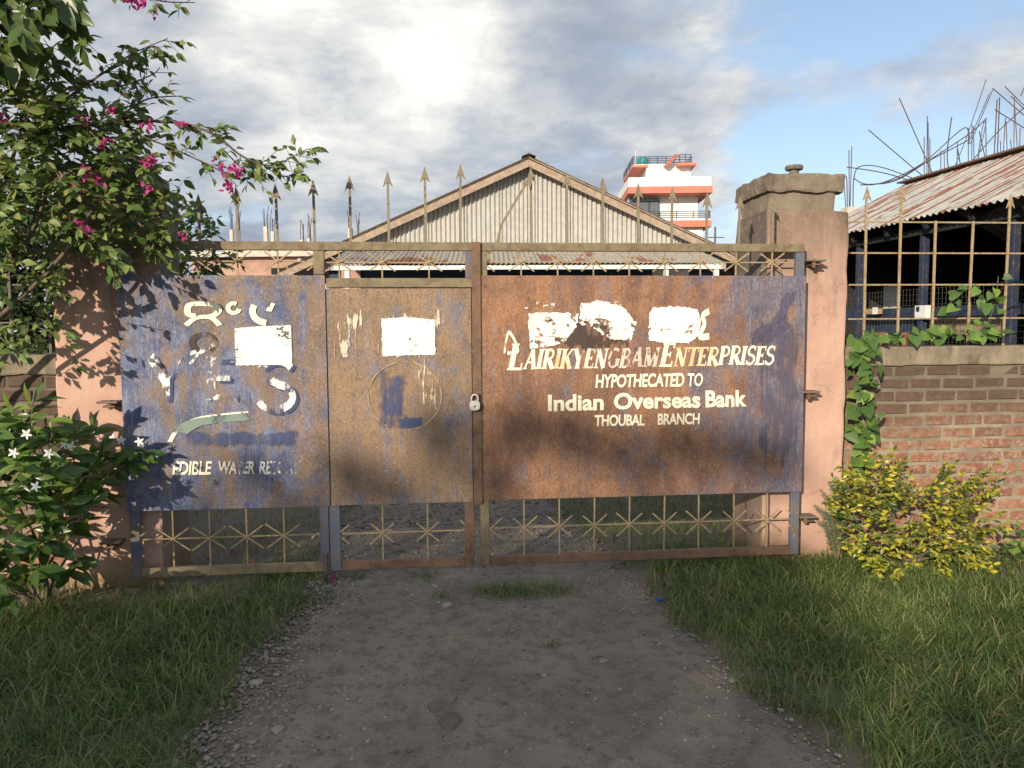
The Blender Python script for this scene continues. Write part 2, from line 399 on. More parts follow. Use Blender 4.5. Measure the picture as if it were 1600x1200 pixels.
m, t = new_mat('soil'); n1 = t.noise(t.pos, 9, 7, .65); n2 = t.noise(t.pos, 60, 4, .6)
finish(m, t, t.mix(t.ss(n1, .35, .65), (.17, .14, .105), t.mix(n2, (.27, .225, .175), (.12, .10, .075))), .97, t.bump(n2, .8, .012), spec=.1)
m, t = new_mat('road'); p = t.pos
n1 = t.noise(p, 1.4, 6, .6); n2 = t.noise(p, 70, 5, .7); n3 = t.noise(p, 11, 6, .65)
vo = t.n('ShaderNodeTexVoronoi', {'Vector': p, 'Scale': 55.0}).outputs['Color']
vg = t.n('ShaderNodeSeparateXYZ', {0: vo}).outputs[0]
col = t.mix(t.ss(n1, .36, .64), (.300, .250, .200), (.215, .185, .155))
col = t.mix(t.math('MULTIPLY', t.ss(n3, .47, .62), .60), col, (.155, .13, .105))
col = t.mix(t.math('MULTIPLY', t.ss(vg, .72, .90), t.math('MULTIPLY', t.ss(n2, .46, .60), .5)), col, (.34, .30, .255))
col = t.mix(t.math('MULTIPLY', t.ss(n2, .55, .70), .5), col, (.36, .30, .24))
col = t.mix(t.math('MULTIPLY', t.ss(n2, .42, .32), .5), col, (.12, .10, .08))
finish(m, t, col, .95, t.bump(t.math('ADD', t.math('MULTIPLY', n3, 1.5), t.math('ADD', n2, t.math('MULTIPLY', vg, .3))), .8, .012), spec=.12)
m, t = new_mat('stone')
a = t.n('ShaderNodeAttribute', attribute_name='tint').outputs['Fac']; r = t.n('ShaderNodeObjectInfo').outputs['Random']
f = t.math('FRACT', t.math('ADD', a, r)); n1 = t.noise(t.pos, 60, 4)
finish(m, t, t.mul(.4, t.ramp(f, [(0, (.15, .13, .105)), (.4, (.24, .205, .165)), (.75, (.32, .275, .225)), (.96, (.37, .34, .295)), (1, (.21, .15, .115))]), t.mix(n1, (.6, .6, .6), (1, 1, 1))), .85, t.bump(n1, .3, .004), spec=.25)

def decal(name, col, wear=.5, sc=(30, 1, 12), soft=.04, col2=None, rough=.75, edge=0.0):
    """paint or paper that has partly come off: gaps where it has worn through"""
    m, t = new_mat(name); p = t.pos
    n1 = t.noise(t.vmul(p, sc), 1, 6, .65); n2 = t.noise(p, 7, 4, .55); n3 = t.noise(p, 45, 4, .6)
    v = t.math('ADD', t.math('MULTIPLY', n1, .55), t.math('MULTIPLY', n2, .45))
    if edge: v = t.math('ADD', v, t.math('MULTIPLY', t.math('SUBTRACT', t.ss(t.n('ShaderNodeAttribute', attribute_name='edge').outputs['Fac'], 0.0, .55), 1.0), edge))
    a = t.ss(v, wear - soft, wear + soft)
    c = t.mix(t.ss(n2, .40, .62), col, col2 or tuple(x * .85 for x in col))
    c = t.mix(t.math('MULTIPLY', t.ss(n3, .6, .7), .35), c, tuple(x * .55 for x in col))
    finish(m, t, c, rough, None, spec=.2, alpha=a)
decal('paint_cream', (.82, .77, .60), .37, col2=(.86, .80, .58))
decal('paint_cream_orange', (.80, .70, .50), .40, col2=(.72, .46, .24))
decal('paint_faint', (.66, .56, .46), .44, col2=(.48, .40, .36))
decal('paint_half', (.82, .78, .66), .455, (16, 1, 9))
decal('paint_white_worn', (.88, .87, .80), .515, (12, 1, 8))
decal('paint_ring', (.40, .30, .21), .47, (20, 1, 20), .08, (.33, .24, .17))
decal('paint_streaks', (.74, .62, .47), .53, (42, 1, 5), .03, edge=.06)
decal('paint_scraps', (.84, .80, .70), .56, (14, 1, 22), .015, edge=.10)
decal('paper_white', (.74, .725, .68), .415, (26, 1, 44), .012, (.84, .82, .75))
decal('paper_torn', (.88, .85, .77), .46, (14, 1, 16), .025, (.76, .70, .60))
decal('paint_navy', (.065, .085, .17), .49, (14, 1, 3))
decal('paint_navy_field', (.075, .10, .20), .50, (22, 1, 3.5), .10, edge=.22)
decal('paint_navy_thin', (.08, .10, .20), .475, (26, 1, 3.5), .11, edge=.16)
decal('paint_purple', (.105, .095, .145), .40, (16, 1, 2.2), .08, edge=.14)
decal('paint_purple_thin', (.125, .115, .165), .50, (22, 1, 1.3), .10, edge=.20)
decal('paint_brown', (.085, .062, .055), .47, (20, 1, 8), .06, edge=.16)
decal('paint_green', (.14, .24, .19), .45, (14, 1, 4), .06, (.20, .26, .22))

# ------------------------------------------------------------------ ground and driveway
def gh(x, y):
    return .020 * mnoise.noise(Vector((x * .7, y * .7, 1.0))) + .008 * mnoise.noise(Vector((x * 3, y * 3, 5.0)))
xs = [-900, -300, -100, -40, -20, -12] + list(np.arange(-8, 8.01, .16)) + [12, 20, 40, 100, 300, 900]
ys = [-900, -300, -100, -40, -20, -10] + list(np.arange(-6, 8.01, .16)) + [12, 20, 40, 100, 300, 900]
near = lambda x, y: abs(x) < 9 and -7 < y < 9
vs = [(x, y, gh(x, y) if near(x, y) else 0.0) for y in ys for x in xs]
nx = len(xs)
fs = [(j * nx + i, j * nx + i + 1, (j + 1) * nx + i + 1, (j + 1) * nx + i) for j in range(len(ys) - 1) for i in range(nx - 1)]
tag(MB().add(vs, fs).build('ground', 'soil', smooth=True, fixn=False), kind='structure')

EL = [gnd(*p) for p in ((505, 912), (486, 950), (420, 1010), (352, 1100), (285, 1200))]
ER = [gnd(*p) for p in ((985, 885), (1045, 950), (1125, 1030), (1230, 1120), (1335, 1200))]
def edge(tab, y):
    tab = sorted(tab, key=lambda p: p.y)
    yy = [p.y for p in tab]; xx = [p.x for p in tab]
    return float(np.interp(y, yy, xx))
def road_l(y):
    if y > -.1: return edge(EL, -.1) - max(0, y + .1) * .05 + .05 * mnoise.noise(Vector((y * 3, 0, 0)))
    return edge(EL, y) + .06 * mnoise.noise(Vector((y * 4, 0, 0))) + .03 * mnoise.noise(Vector((y * 11, 2, 0)))
def road_r(y):
    if y > .0: return edge(ER, 0) + .05 * mnoise.noise(Vector((y * 3, 9, 0))) - min(.25, y * .1)
    return edge(ER, y) + .06 * mnoise.noise(Vector((y * 4, 9, 0))) + .03 * mnoise.noise(Vector((y * 11, 7, 0)))
ry = list(np.arange(-7, 14, .07)); vs = []; K = 44
for y in ry:
    a, b = road_l(y), road_r(y)
    for k in range(K + 1):
        x = a + (b - a) * k / K; e = min(k, K - k)
        z = gh(x, y) if near(x, y) else 0
        vs.append((x, y, z + (.010 if e > 2 else (.006, .003, -.006)[2 - e] if e < 3 else 0) + .007 * mnoise.noise(Vector((x * 7, y * 7, 0))) + .004 * mnoise.noise(Vector((x * 15, y * 15, 4)))))
fs = [(j * (K + 1) + i, j * (K + 1) + i + 1, (j + 1) * (K + 1) + i + 1, (j + 1) * (K + 1) + i) for j in range(len(ry) - 1) for i in range(K)]
tag(MB().add(vs, fs).build('driveway', 'road', smooth=True, fixn=False), kind='structure')

# ------------------------------------------------------------------ gate
GB, GT = .09, 2.21                                   # bottom and top of the gate
def gx(px, py=600, Y=0.0): return atY(px, py, Y).x
def gz(py, px=740, Y=0.0): return atY(px, py, Y).z
YS = -.028                                           # front face of the steel sheets
def sheet_d(x, z, x0, x1, zbot, ztop, seed):
    u = (x - x0) / (x1 - x0); v = (z - zbot) / (ztop - zbot)
    e = max(0, min(1, 4 * min(u, 1 - u), 4 * min(v, 1 - v)))
    return e * (.007 * mnoise.noise(Vector((x * 2.1, seed, z * 1.7))) + .003 * mnoise.noise(Vector((x * 6, seed, z * 4))))
SHEETS = {}
def sheet(name, px0, px1, ztop, zbot, mat, parent, seed):
    x0, x1 = px0, px1; n = max(6, int((x1 - x0) / .07)); mz = 22; vs = []
    for j in range(mz + 1):
        for i in range(n + 1):
            x = x0 + (x1 - x0) * i / n; z = zbot + (ztop - zbot) * j / mz
            vs.append((x, YS + sheet_d(x, z, x0, x1, zbot, ztop, seed), z))
    q = (n + 1)
    fs = [(j * q + i, j * q + i + 1, (j + 1) * q + i + 1, (j + 1) * q + i) for j in range(mz) for i in range(n)]
    mb = MB().add(vs, fs)
    # rim so that the sheet has a real edge
    ring = [j for j in range(n + 1)] + [j * q + n for j in range(1, mz + 1)] + [mz * q + i for i in range(n - 1, -1, -1)] + [j * q for j in range(mz - 1, 0, -1)]
    L = len(ring); b = len(mb.v)
    mb.v += [mb.v[i] for i in ring] + [(mb.v[i][0], YS + .010, mb.v[i][2]) for i in ring]
    mb.f += [(b + i, b + L + i, b + L + (i + 1) % L, b + (i + 1) % L) for i in range(L)]
    o = mb.build(name, mat, parent, smooth=True, fixn=False); SHEETS[o.name] = (x0, x1, zbot, ztop, seed); return o
XL, XR = -1.945, 2.465                               # outer edges of the two leaves
XW0, XW1 = gx(514, 620), gx(738, 620)                # wicket door
XC = gx(748, 620)
ZS1 = gz(431, 900); ZS0 = gz(779, 770)               # steel sheet, top and bottom
ZH0, ZH1 = gz(451, 625), gz(435, 625)                # header over the wicket
leafL = thing('gate_leaf', ((XL + XW1) / 2, 0, GB), 'left gate leaf of blue flaking rusty steel around the wicket door', 'gate', 'leaves of the double driveway gate')
leafR = thing('gate_leaf', ((XC + XR) / 2, 0, GB), 'right gate leaf of orange rusty steel lettered with a bank name', 'gate', 'leaves of the double driveway gate')
wick = thing('wicket_door', ((XW0 + XW1) / 2, 0, GB), 'narrow brown rusty wicket door in the middle of the gate', 'door')

def rail(name, x0, x1, z0, z1, mat, parent, y0=-.018, y1=.018):
    return MB().box((x0, y0, z0), (x1, y1, z1)).build(name, mat, parent, bevel=.003)
# left leaf frame
RT = .054
rail('top_rail', XL, XC - .012, GT - RT, GT, 'frame_olive', leafL)
rail('bottom_rail', XL + .062, XW0 - .020, GB, GB + .060, 'frame_olive', leafL)
rail('stile', XL, XL + .06, GB, GT - RT - .002, 'frame_blue', leafL)
rail('stile', XW0 - .075, XW0 - .018, GB - .002, ZS1 + .006, 'frame_blue', leafL, -.0175, .0175)
rail('stile', gx(490, 410), gx(507, 410), ZS1 + .008, GT - RT - .002, 'frame_olive', leafL)
rail('stile', gx(727, 420), gx(739, 420), ZH1 + .002, GT - RT - .002, 'frame_blue', leafL)
rail('lintel', XW0 + .004, XW1 + .004, ZH0 + .006, ZH1, 'frame_olive', leafL, -.034, .012)
MB().tube([(XW0 - .040, -.026, GB + .12), (XW0 - .040, -.026, -.03)], .011, 8).build('drop_bolt', 'frame_brown', leafL, smooth=True)
# right leaf frame
rail('top_rail', XC + .004, XR, GT - RT, GT, 'frame_olive', leafR)
rail('bottom_rail', XC + .064, XR - .062, GB, GB + .060, 'frame_brown', leafR)
rail('stile', XC + .004, XC + .062, GB, GT - RT - .002, 'frame_olive', leafR)
rail('stile', XR - .06, XR, GB, GT - RT - .002, 'frame_blue', leafR)
MB().box((gx(738, 600), -.040, GB + .42), (gx(752, 600), -.031, GT)).build('cover_strip', 'frame_brown', leafR, bevel=.002)
# wicket frame
rail('stile', XW0 - .012, XW0 + .055, GB, ZH0 - .004, 'frame_blue', wick)
rail('stile', XW1 - .058, XW1 + .004, GB, ZH0 - .004, 'frame_brown', wick)
rail('bottom_rail', XW0 + .057, XW1 - .060, GB + .002, GB + .06, 'frame_brown', wick)
shL = sheet('steel_sheet', XL - .008, XW0 - .006, ZS1, ZS0 - .012, 'sheet_blue', leafL, 1.3)
shW = sheet('steel_sheet', XW0 + .004, XW1 - .004, ZH0, ZS0 - .010, 'sheet_brown', wick, 4.7)
shR = sheet('steel_sheet', XC + .010, XR + .006, ZS1, ZS0 - .004, 'sheet_orange', leafR, 9.1)

def star_band(parent, xs, x0, x1, z0, z1, zc, half, arms):
    """thin bars with an X of short bars at every crossing"""
    MB().bar((x0, .004, zc), (x1, .004, zc), .008, .007).build('horizontal_bar', 'bar_tan', parent)
    for x in xs:
        if x0 + .02 < x < x1 - .02:
            MB().bar((x, -.005, z0), (x + random.uniform(-.004, .004), -.005, z1), .009, .007).build('vertical_bar', 'bar_tan', parent)
        s = MB()
        for sg in (-1, 1):
            a = random.uniform(.88, 1.1); p = Vector((x - half * a, -.013 - .002 * sg, zc - arms * sg * a)); q = Vector((x + half, -.013 - .002 * sg, zc + arms * sg))
            lo, hi = x0 + .003, x1 - .003
            d = q - p
            if p.x < lo: p = p + d * ((lo - p.x) / d.x)
            if q.x > hi: q = q - d * ((q.x - hi) / d.x)
            if q.x - p.x > .02: s.bar(p, q, .009, .004)
        if s.v: s.build('star_bar', 'bar_tan', parent)
zc = gz(409, 700)
tz0, tz1 = ZS1 - .01, GT - RT + .004
star_band(leafL, [gx(p, 409) for p in (188, 249, 310, 372, 435, 500)], XL + .06, gx(490, 410), tz0, tz1, zc, .085, .062)
star_band(leafL, [gx(p, 409) for p in (530, 597, 670, 738)], gx(507, 410), gx(727, 410), ZH1, tz1, zc - .006, .085, .056)
star_band(leafR, [gx(p, 409) for p in (752, 814, 871, 927, 983, 1039, 1094, 1149, 1205, 1258)], XC + .062, XR - .06, tz0, tz1, zc, .085, .062)
bz0, bz1 = GB + .055, ZS0 + .01
star_band(leafL, [gx(p, 840) for p in (211, 271, 328, 386, 444)], XL + .06, XW0 - .075, bz0, bz1, gz(840, 330), .105, .075)
star_band(wick, [gx(p, 833) for p in (528, 598, 668, 738)], XW0 + .055, XW1 - .058, bz0, bz1, gz(831, 640), .075, .065)
star_band(leafR, [gx(p, 822) for p in (765, 819, 874, 928, 983, 1037, 1091, 1146, 1197, 1243)], XC + .062, XR - .06, bz0, bz1, gz(818, 1000), .085, .075)

def arrow_head(tip, dx, h=.105, wd=.033):
    """flat barbed arrow head whose tip is `tip`; dx = unit vector of the shaft"""
    a = Vector(dx).normalized(); s = a.cross(Vector((0, 1, 0))).normalized(); tip = Vector(tip)
    prof = [(0, 0), (wd * .55, -h * .55), (wd, -h), (wd * .22, -h * .74), (-wd * .22, -h * .74), (-wd, -h), (-wd * .55, -h * .55)]
    return MB().prism([tip + s * p + a * q + Vector((0, -.008, 0)) for p, q in prof], (0, .007, 0))
def spike(parent, base, tip, y=0.0, w=.016):
    base, tip = Vector(base), Vector(tip); a = (tip - base).normalized()
    s = MB().bar(base, tip - a * .05, w, .009).build('spike', 'spike_metal', parent)
    arrow_head(tip, a).build('arrow_head', 'spike_metal', s)
SP = [(248, 318), (310, 303), (369, 292), (430, 287), (489, 281), (546, 273.5), (605.5, 267), (663.5, 260), (719.5, 255.5),
      (829, 261), (885.5, 268), (941.5, 276.5), (997, 286), (1050.5, 291.5), (1105, 300), (1156.5, 304.5), (1208, 312)]
for px, py in SP:
    tp = atY(px, py, 0.0); spike(leafL if px < 748 else leafR, (tp.x + random.uniform(-.006, .006), 0, GT), tp)
b1 = atY(777, 374, -.012); b2 = atY(783, 352, -.012); tp = atY(834, 272, -.012)
s = MB().bar(Vector((b1.x, -.012, GT)), b2, .016, .009).bar(b2 - Vector((.002, 0, .004)), atY(822, 287, -.012), .016, .009).build('spike', 'spike_metal', leafR)
tag(s, 'bent spike leaning over to the right')
arrow_head(tp, (tp - b2).normalized(), .10).build('arrow_head', 'spike_metal', s)

# hinges on the pillar faces
def hinge(parent, px, py, side):
    p = atY(px, py, .03)
    m = MB().box(p + Vector((-.062, -.055, -.006)), p + Vector((.062, .050, .008)))
    m.build('hinge', 'hinge_steel', parent, bevel=.003)
    MB().tube([p + Vector((.012 * side, -.03, .012)), p + Vector((.012 * side, -.03, -.045))], .014, 10).build('hinge_pin', 'frame_brown', parent)
    MB().box(p + Vector((-.03, -.045, -.032)), p + Vector((.045, .052, -.020))).build('hinge', 'frame_brown', parent, bevel=.003)
hinge(leafL, 172, 628, 1); hinge(leafL, 176, 846, 1)
hinge(leafR, 1271, 408, -1); hinge(leafR, 1263, 612, -1); hinge(leafR, 1258, 806, -1)

# padlock
pc = atY(742, 634, -.075)
lock = thing('padlock', (pc.x, -.075, pc.z - .035), 'steel padlock hanging where the wicket meets the right leaf', 'padlock')
m = MB(); prof = []
for k in range(20):
    a = 2 * math.pi * k / 20; prof.append(pc + Vector((.034 * math.copysign(abs(math.cos(a)) ** .6, math.cos(a)), 0, .032 * math.copysign(abs(math.sin(a)) ** .6, math.sin(a)))))
m.prism(prof, (0, .026, 0)).build('body', 'lock_steel', lock, bevel=.003)
sh = [pc + Vector((.021 * math.cos(a), .013, .045 + .026 * math.sin(a))) for a in [math.pi * k / 10 for k in range(11)]]
MB().tube([pc + Vector((.021, .013, .02))] + sh + [pc + Vector((-.021, .013, .02))], .006, 8).build('shackle', 'lock_steel', lock, smooth=True)
MB().tube([pc + Vector((0, -.002, -.004)), pc + Vector((0, .002, -.004))], .006, 8).build('keyhole', 'dark_interior', lock)
MB().box((pc.x - .030, -.062, pc.z + .052), (pc.x - .012, -.030, pc.z + .078)).build('hasp', 'frame_brown', wick, bevel=.002)
MB().box((pc.x + .010, -.066, pc.z + .052), (pc.x + .028, -.040, pc.z + .078)).build('hasp', 'frame_brown', leafR, bevel=.002)

# ------------------------------------------------------------------ paint, lettering and paper on the gate
def smooth_path(P, n=6):
    out = []
    for i in range(len(P) - 1):
        p0, p1, p2, p3 = P[max(i - 1, 0)], P[i], P[i + 1], P[min(i + 2, len(P) - 1)]
        for k in range(n):
            s = k / n; out.append(.5 * ((2 * p1) + (p2 - p0) * s + (2 * p0 - 5 * p1 + 4 * p2 - p3) * s * s + (3 * p1 - p0 - 3 * p2 + p3) * s ** 3))
    return out + [P[-1]]
YD = [-.0016]
def next_y():
    YD[0] -= .00003; return YD[0]
def on_sheet(parent, x, z, off):
    return YS + sheet_d(x, z, *SHEETS[parent.name]) + off
def quad_map(quad):
    """quad: px corners TL, TR, BR, BL on the sheet -> function (u, v) -> (x, z)"""
    P = [atY(x, y, YS) for x, y in quad]
    def f(u, v):
        top = P[0].lerp(P[1], u); bot = P[3].lerp(P[2], u); p = bot.lerp(top, v)
        return p.x, p.z
    return f
def flat_mesh(name, tris_v, faces, mat, parent):
    return MB().add(tris_v, faces).build(name, mat, parent, fixn=False)
def text_mesh(body, off=0.0, shear=0.0, spacing=1.0):
    cu = bpy.data.curves.new('txt', 'FONT'); cu.body = body; cu.offset = off; cu.shear = shear; cu.space_character = spacing; cu.resolution_u = 4
    o = bpy.data.objects.new('txt', cu); C.objects.link(o)
    dg = bpy.context.evaluated_depsgraph_get(); dg.update()
    me = bpy.data.meshes.new_from_object(o.evaluated_get(dg))
    V = np.array([v.co[:2] for v in me.vertices]); F = [tuple(p.vertices) for p in me.polygons]
    bpy.data.objects.remove(o); bpy.data.meshes.remove(me); bpy.data.curves.remove(cu)
    V = (V - V.min(0)) / (V.max(0) - V.min(0)); return V, F
def paint_text(body, quad, mat, parent, off=.02, shear=0.0, spacing=1.0, wob=.02, label=None):
    V, F = text_mesh(body, off, shear, spacing); f = quad_map(quad); y = next_y(); vs = []
    for u, v in V:
        v2 = v + wob * mnoise.noise(Vector((u * 9, v * 1.5, len(body)))); u2 = u + .004 * mnoise.noise(Vector((u * 30, v * 4, 3)))
        x, z = f(u2, v2); vs.append((x, on_sheet(parent, x, z, y), z))
    o = flat_mesh('painted_lettering', vs, F, mat, parent)
    if label: o['label'] = label
    return o
def rect(x0, y0, x1, y1): return [(x0, y0), (x1, y0), (x1, y1), (x0, y1)]

# serif capitals from strokes: (points, width), in a box one unit high
def arc(cx, cy, rx, ry, a0, a1, n=9): return [(cx + rx * math.cos(R(a0 + (a1 - a0) * k / n)), cy + ry * math.sin(R(a0 + (a1 - a0) * k / n))) for k in range(n + 1)]
TK, TN = .235, .10
def stem(x): return [([(x, 0), (x, 1)], TK), ([(x - .17, .03), (x + .17, .03)], .07), ([(x - .17, .97), (x + .17, .97)], .07)]
SER = {
 'L': (.66, stem(.18) + [([(.18, .04), (.62, .04)], TN), ([(.62, 0), (.62, .26)], .07)]),
 'A': (.80, [([(.10, 0), (.40, 1)], TN), ([(.40, 1), (.68, 0)], TK), ([(.22, .34), (.56, .34)], TN), ([(0, .03), (.24, .03)], .07), ([(.52, .03), (.84, .03)], .07)]),
 'I': (.36, stem(.18)),
 'R': (.76, stem(.18) + [([(.18, .96)] + arc(.36, .73, .24, .23, 90, -90) + [(.18, .50)], .12), ([(.36, .50), (.70, 0)], TK), ([(.58, .03), (.80, .03)], .07)]),
 'K': (.78, stem(.18) + [([(.22, .40), (.64, .98)], TN), ([(.36, .58), (.68, 0)], TK), ([(.52, .97), (.76, .97)], .07), ([(.56, .03), (.82, .03)], .07)]),
 'Y': (.74, [([(.08, 1), (.36, .45)], TK), ([(.66, 1), (.38, .45)], TN), ([(.37, .48), (.37, 0)], TK), ([(-.04, .97), (.22, .97)], .07), ([(.54, .97), (.78, .97)], .07), ([(.22, .03), (.52, .03)], .07)]),
 'E': (.66, stem(.18) + [([(.18, .96), (.58, .96)], TN), ([(.18, .51), (.46, .51)], TN), ([(.18, .04), (.60, .04)], TN), ([(.58, 1), (.58, .78)], .07), ([(.60, 0), (.60, .24)], .07), ([(.46, .40), (.46, .62)], .06)]),
 'N': (.84, [([(.16, 0), (.16, 1)], TN), ([(.14, 1), (.66, 0)], TK), ([(.68, 0), (.68, 1)], TN), ([(0, .97), (.22, .97)], .07), ([(.02, .03), (.32, .03)], .07), ([(.52, .97), (.84, .97)], .07)]),
 'G': (.80, [(arc(.42, .5, .32, .46, 50, 315, 14), .14), ([(.66, .40), (.66, .08)], TK), ([(.50, .42), (.80, .42)], .07)]),
 'B': (.72, stem(.18) + [([(.18, .96)] + arc(.34, .74, .22, .22, 90, -90) + [(.18, .52)], .12), ([(.18, .52)] + arc(.36, .28, .27, .24, 90, -90) + [(.18, .04)], .13)]),
 'M': (.98, [([(.16, 0), (.16, 1)], TN), ([(.16, 1), (.48, .05)], TK), ([(.48, .05), (.80, 1)], TN), ([(.82, 0), (.82, 1)], TK), ([(.02, .03), (.30, .03)], .07), ([(.66, .03), (.98, .03)], .07), ([(.02, .97), (.20, .97)], .07), ([(.78, .97), (.98, .97)], .07)]),
 'T': (.70, [([(.35, 0), (.35, 1)], TK), ([(.02, .96), (.68, .96)], TN), ([(.03, 1), (.03, .76)], .07), ([(.67, 1), (.67, .76)], .07), ([(.18, .03), (.52, .03)], .07)]),
 'P': (.70, stem(.18) + [([(.18, .96)] + arc(.36, .72, .25, .24, 90, -90) + [(.18, .48)], .12)]),
 'S': (.64, [(arc(.33, .74, .23, .23, 40, 245, 9) + arc(.31, .27, .25, .24, 70, -150, 10), .14), ([(.53, .98), (.53, .76)], .06), ([(.07, .02), (.07, .24)], .06)]),
}
def ribbon(pts, w, dense=1, across=1):
    """strip along pts; also says for every vertex how far it is from the strip's edge (0..1)"""
    P = [Vector((a, b)) for a, b in pts]
    if dense > 1: P = [P[i].lerp(P[i + 1], k / dense) for i in range(len(P) - 1) for k in range(dense)] + [P[-1]]
    vs = []; ed = []; n = len(P)
    for i, p in enumerate(P):
        d = (P[min(i + 1, n - 1)] - P[max(i - 1, 0)]).normalized(); nn = Vector((-d.y, d.x)) * w / 2
        for k in range(across + 1):
            q = 1 - 2 * k / across; vs.append(p + nn * q); ed.append(min(1 - abs(q), min(i, n - 1 - i) / max(1, n - 1) * 2))
    c = across + 1
    return vs, [(c * i + k, c * i + k + 1, c * (i + 1) + k + 1, c * (i + 1) + k) for i in range(n - 1) for k in range(across)], ed
def curve2(pts, n=5):
    P = [Vector((a, b, 0)) for a, b in pts]; return [(p.x, p.y) for p in smooth_path(P, n)]
def strokes_obj(strokes, quad, mat, parent, shear=0.0, label=None, name='painted_lettering'):
    f = quad_map(quad); mb = MB(); E = []
    for pts, wd in strokes:
        if 3 < len(pts) < 10: pts = curve2(pts)
        y = next_y()
        big = name == 'painted_emblem'
        vs, fs, ed = ribbon(pts, wd, 14 if len(pts) < 3 else (5 if big else 2), 12 if big else 2)
        out = []
        for v in vs:
            x, z = f(v.x + shear * v.y, v.y); out.append((x, on_sheet(parent, x, z, y), z))
        mb.add(out, fs); E += ed if big else [1.0] * len(ed)
    o = mb.build(name, mat, parent, fixn=False)
    at = o.data.attributes.new('edge', 'FLOAT', 'POINT'); at.data.foreach_set('value', np.array(E, dtype=np.float32))
    if label: o['label'] = label
    return o
def serif_word(word, quad, mats, parent, slant=.20):
    tot = sum(SER[c][0] for c in word); x = 0.0; hw = None
    P = [atY(*q, YS) for q in quad]; W = (P[1] - P[0]).length; H = (P[0] - P[3]).length
    for i, c in enumerate(word):
        wd, st = SER[c]; k = 1.0 / tot
        jit = random.uniform(-.03, .03)
        S = []
        for pts, tw in st:
            # convert stroke widths to the word's own u scale: u is stretched by W*k against H
            S.append(([(a, b + jit) for a, b in pts], tw))
        mb = MB(); f = quad_map(quad)
        for pts, tw in S:
            y = next_y(); vs, fs, _ = ribbon(pts, tw)
            mb.add([((lambda q: (q[0], on_sheet(parent, q[0], q[1], y), q[1]))(f((x + v.x) * k + slant * v.y * H / W, v.y))) for v in vs], fs)
        mb.build('painted_letter', mats[min(i, len(mats) - 1)], parent, fixn=False)
        x += wd
strokes_obj([([(0, .20), (.35, .38), (.62, .55), (.86, .95), (1, .98)], .26), ([(.25, .15), (.55, .38), (.95, .62)], .28)], rect(1172, 466, 1240, 548), 'paint_purple', shR, name='painted_emblem')
strokes_obj([([(.5, 0), (.5, 1)], 1.0)], rect(1178, 445, 1256, 760), 'paint_purple_thin', shR, name='painted_emblem')
CO, CC, CF = 'paint_cream_orange', 'paint_cream', 'paint_faint'
serif_word('L', rect(792, 536, 815, 577), [CC], shR)
serif_word('AIRIKYENGBAM', [(817, 545), (1026, 543), (1026, 573), (817, 576)], [CC, CC, CC, CO, CO, 'paint_half', 'paint_half', 'paint_half', CF, CF, CF, CF], shR)
serif_word('E', rect(1029, 535, 1050, 572), [CC], shR)
serif_word('NTERPRISES', [(1051, 543), (1208, 540), (1208, 569), (1051, 572)], [CO, CO, CO, CO, CC, CC, CC, CC, CC, CC], shR)
paint_text('HYPOTHECATED', [(930, 585), (1069, 583), (1069, 604), (930, 606)], CC, shR, .028, .12, .95, .05)
paint_text('TO', [(1074, 583), (1098, 583), (1098, 603), (1074, 604)], CC, shR, .02, .12)
paint_text('Indian', [(856, 617), (943, 615), (943, 641), (856, 643)], CC, shR, .032, 0, 1.0, .04)
paint_text('Overseas', [(959, 614), (1094, 611), (1094, 637), (959, 640)], CC, shR, .032, 0, 1.0, .04)
paint_text('Bank', [(1102, 610), (1166, 609), (1166, 635), (1102, 637)], CC, shR, .032, 0, 1.0, .04)
paint_text('THOUBAL', [(929, 648), (1007, 647), (1007, 665), (929, 666)], CC, shR, .028, .05, .95, .05)
paint_text('BRANCH', [(1027, 646), (1093, 645), (1093, 663), (1027, 664)], CC, shR, .028, .05, .95, .05)
paint_text('EDIBLE', [(270, 721), (332, 720), (332, 741), (270, 742)], CC, shL, .022, .15, .95, .05)
paint_text('WATER', [(342, 720), (398, 720), (398, 740), (342, 741)], 'paint_half', shL, .022, .15, .95, .05)
paint_text('RESORT', [(405, 720), (470, 719), (470, 740), (405, 741)], 'paint_white_worn', shL, .022, .15, .95, .05)
# the big worn white word and the letters over it
for sts, q in (([([(.0, 1), (.48, .45)], .26), ([(.98, 1), (.5, .45)], .13), ([(.5, .5), (.5, 0)], .24)], rect(236, 557, 284, 625)),
               ([([(.15, 0), (.15, 1)], .28), ([(.1, .93), (.95, .93)], .13), ([(.1, .5), (.75, .5)], .12), ([(.1, .07), (.95, .07)], .13)], rect(322, 557, 372, 625)),
               ([(arc(.5, .76, .36, .2, 20, 260, 10) + arc(.48, .27, .40, .24, 80, -160, 12), .15)], rect(398, 560, 466, 642))):
    strokes_obj(sts, [(x + 5, y + 4) for x, y in q], 'paint_navy', shL); strokes_obj(sts, q, 'paint_white_worn', shL)
strokes_obj([([(.02, .02), (.30, .34), (.72, .36), (.98, .02)], .17), ([(.28, .42), (.08, .52), (.08, .84), (.22, .94), (.62, .95), (.86, .86), (.95, .66), (.82, .46), (.62, .38)], .19)], rect(290, 473, 345, 509), CC, shL)
strokes_obj([(arc(.5, .5, .38, .4, 60, 350, 14), .32)], rect(354, 472, 377, 491), CC, shL)
strokes_obj([(arc(.75, .62, .6, .5, 150, 265, 10), .26), ([(.72, .72), (.86, .66), (.98, .95)], .16)], rect(389, 472, 428, 509), CC, shL)
strokes_obj([(arc(.5, .5, .4, .4, -60, 250, 18), .24)], rect(296, 519, 340, 552), 'paint_brown', shL)
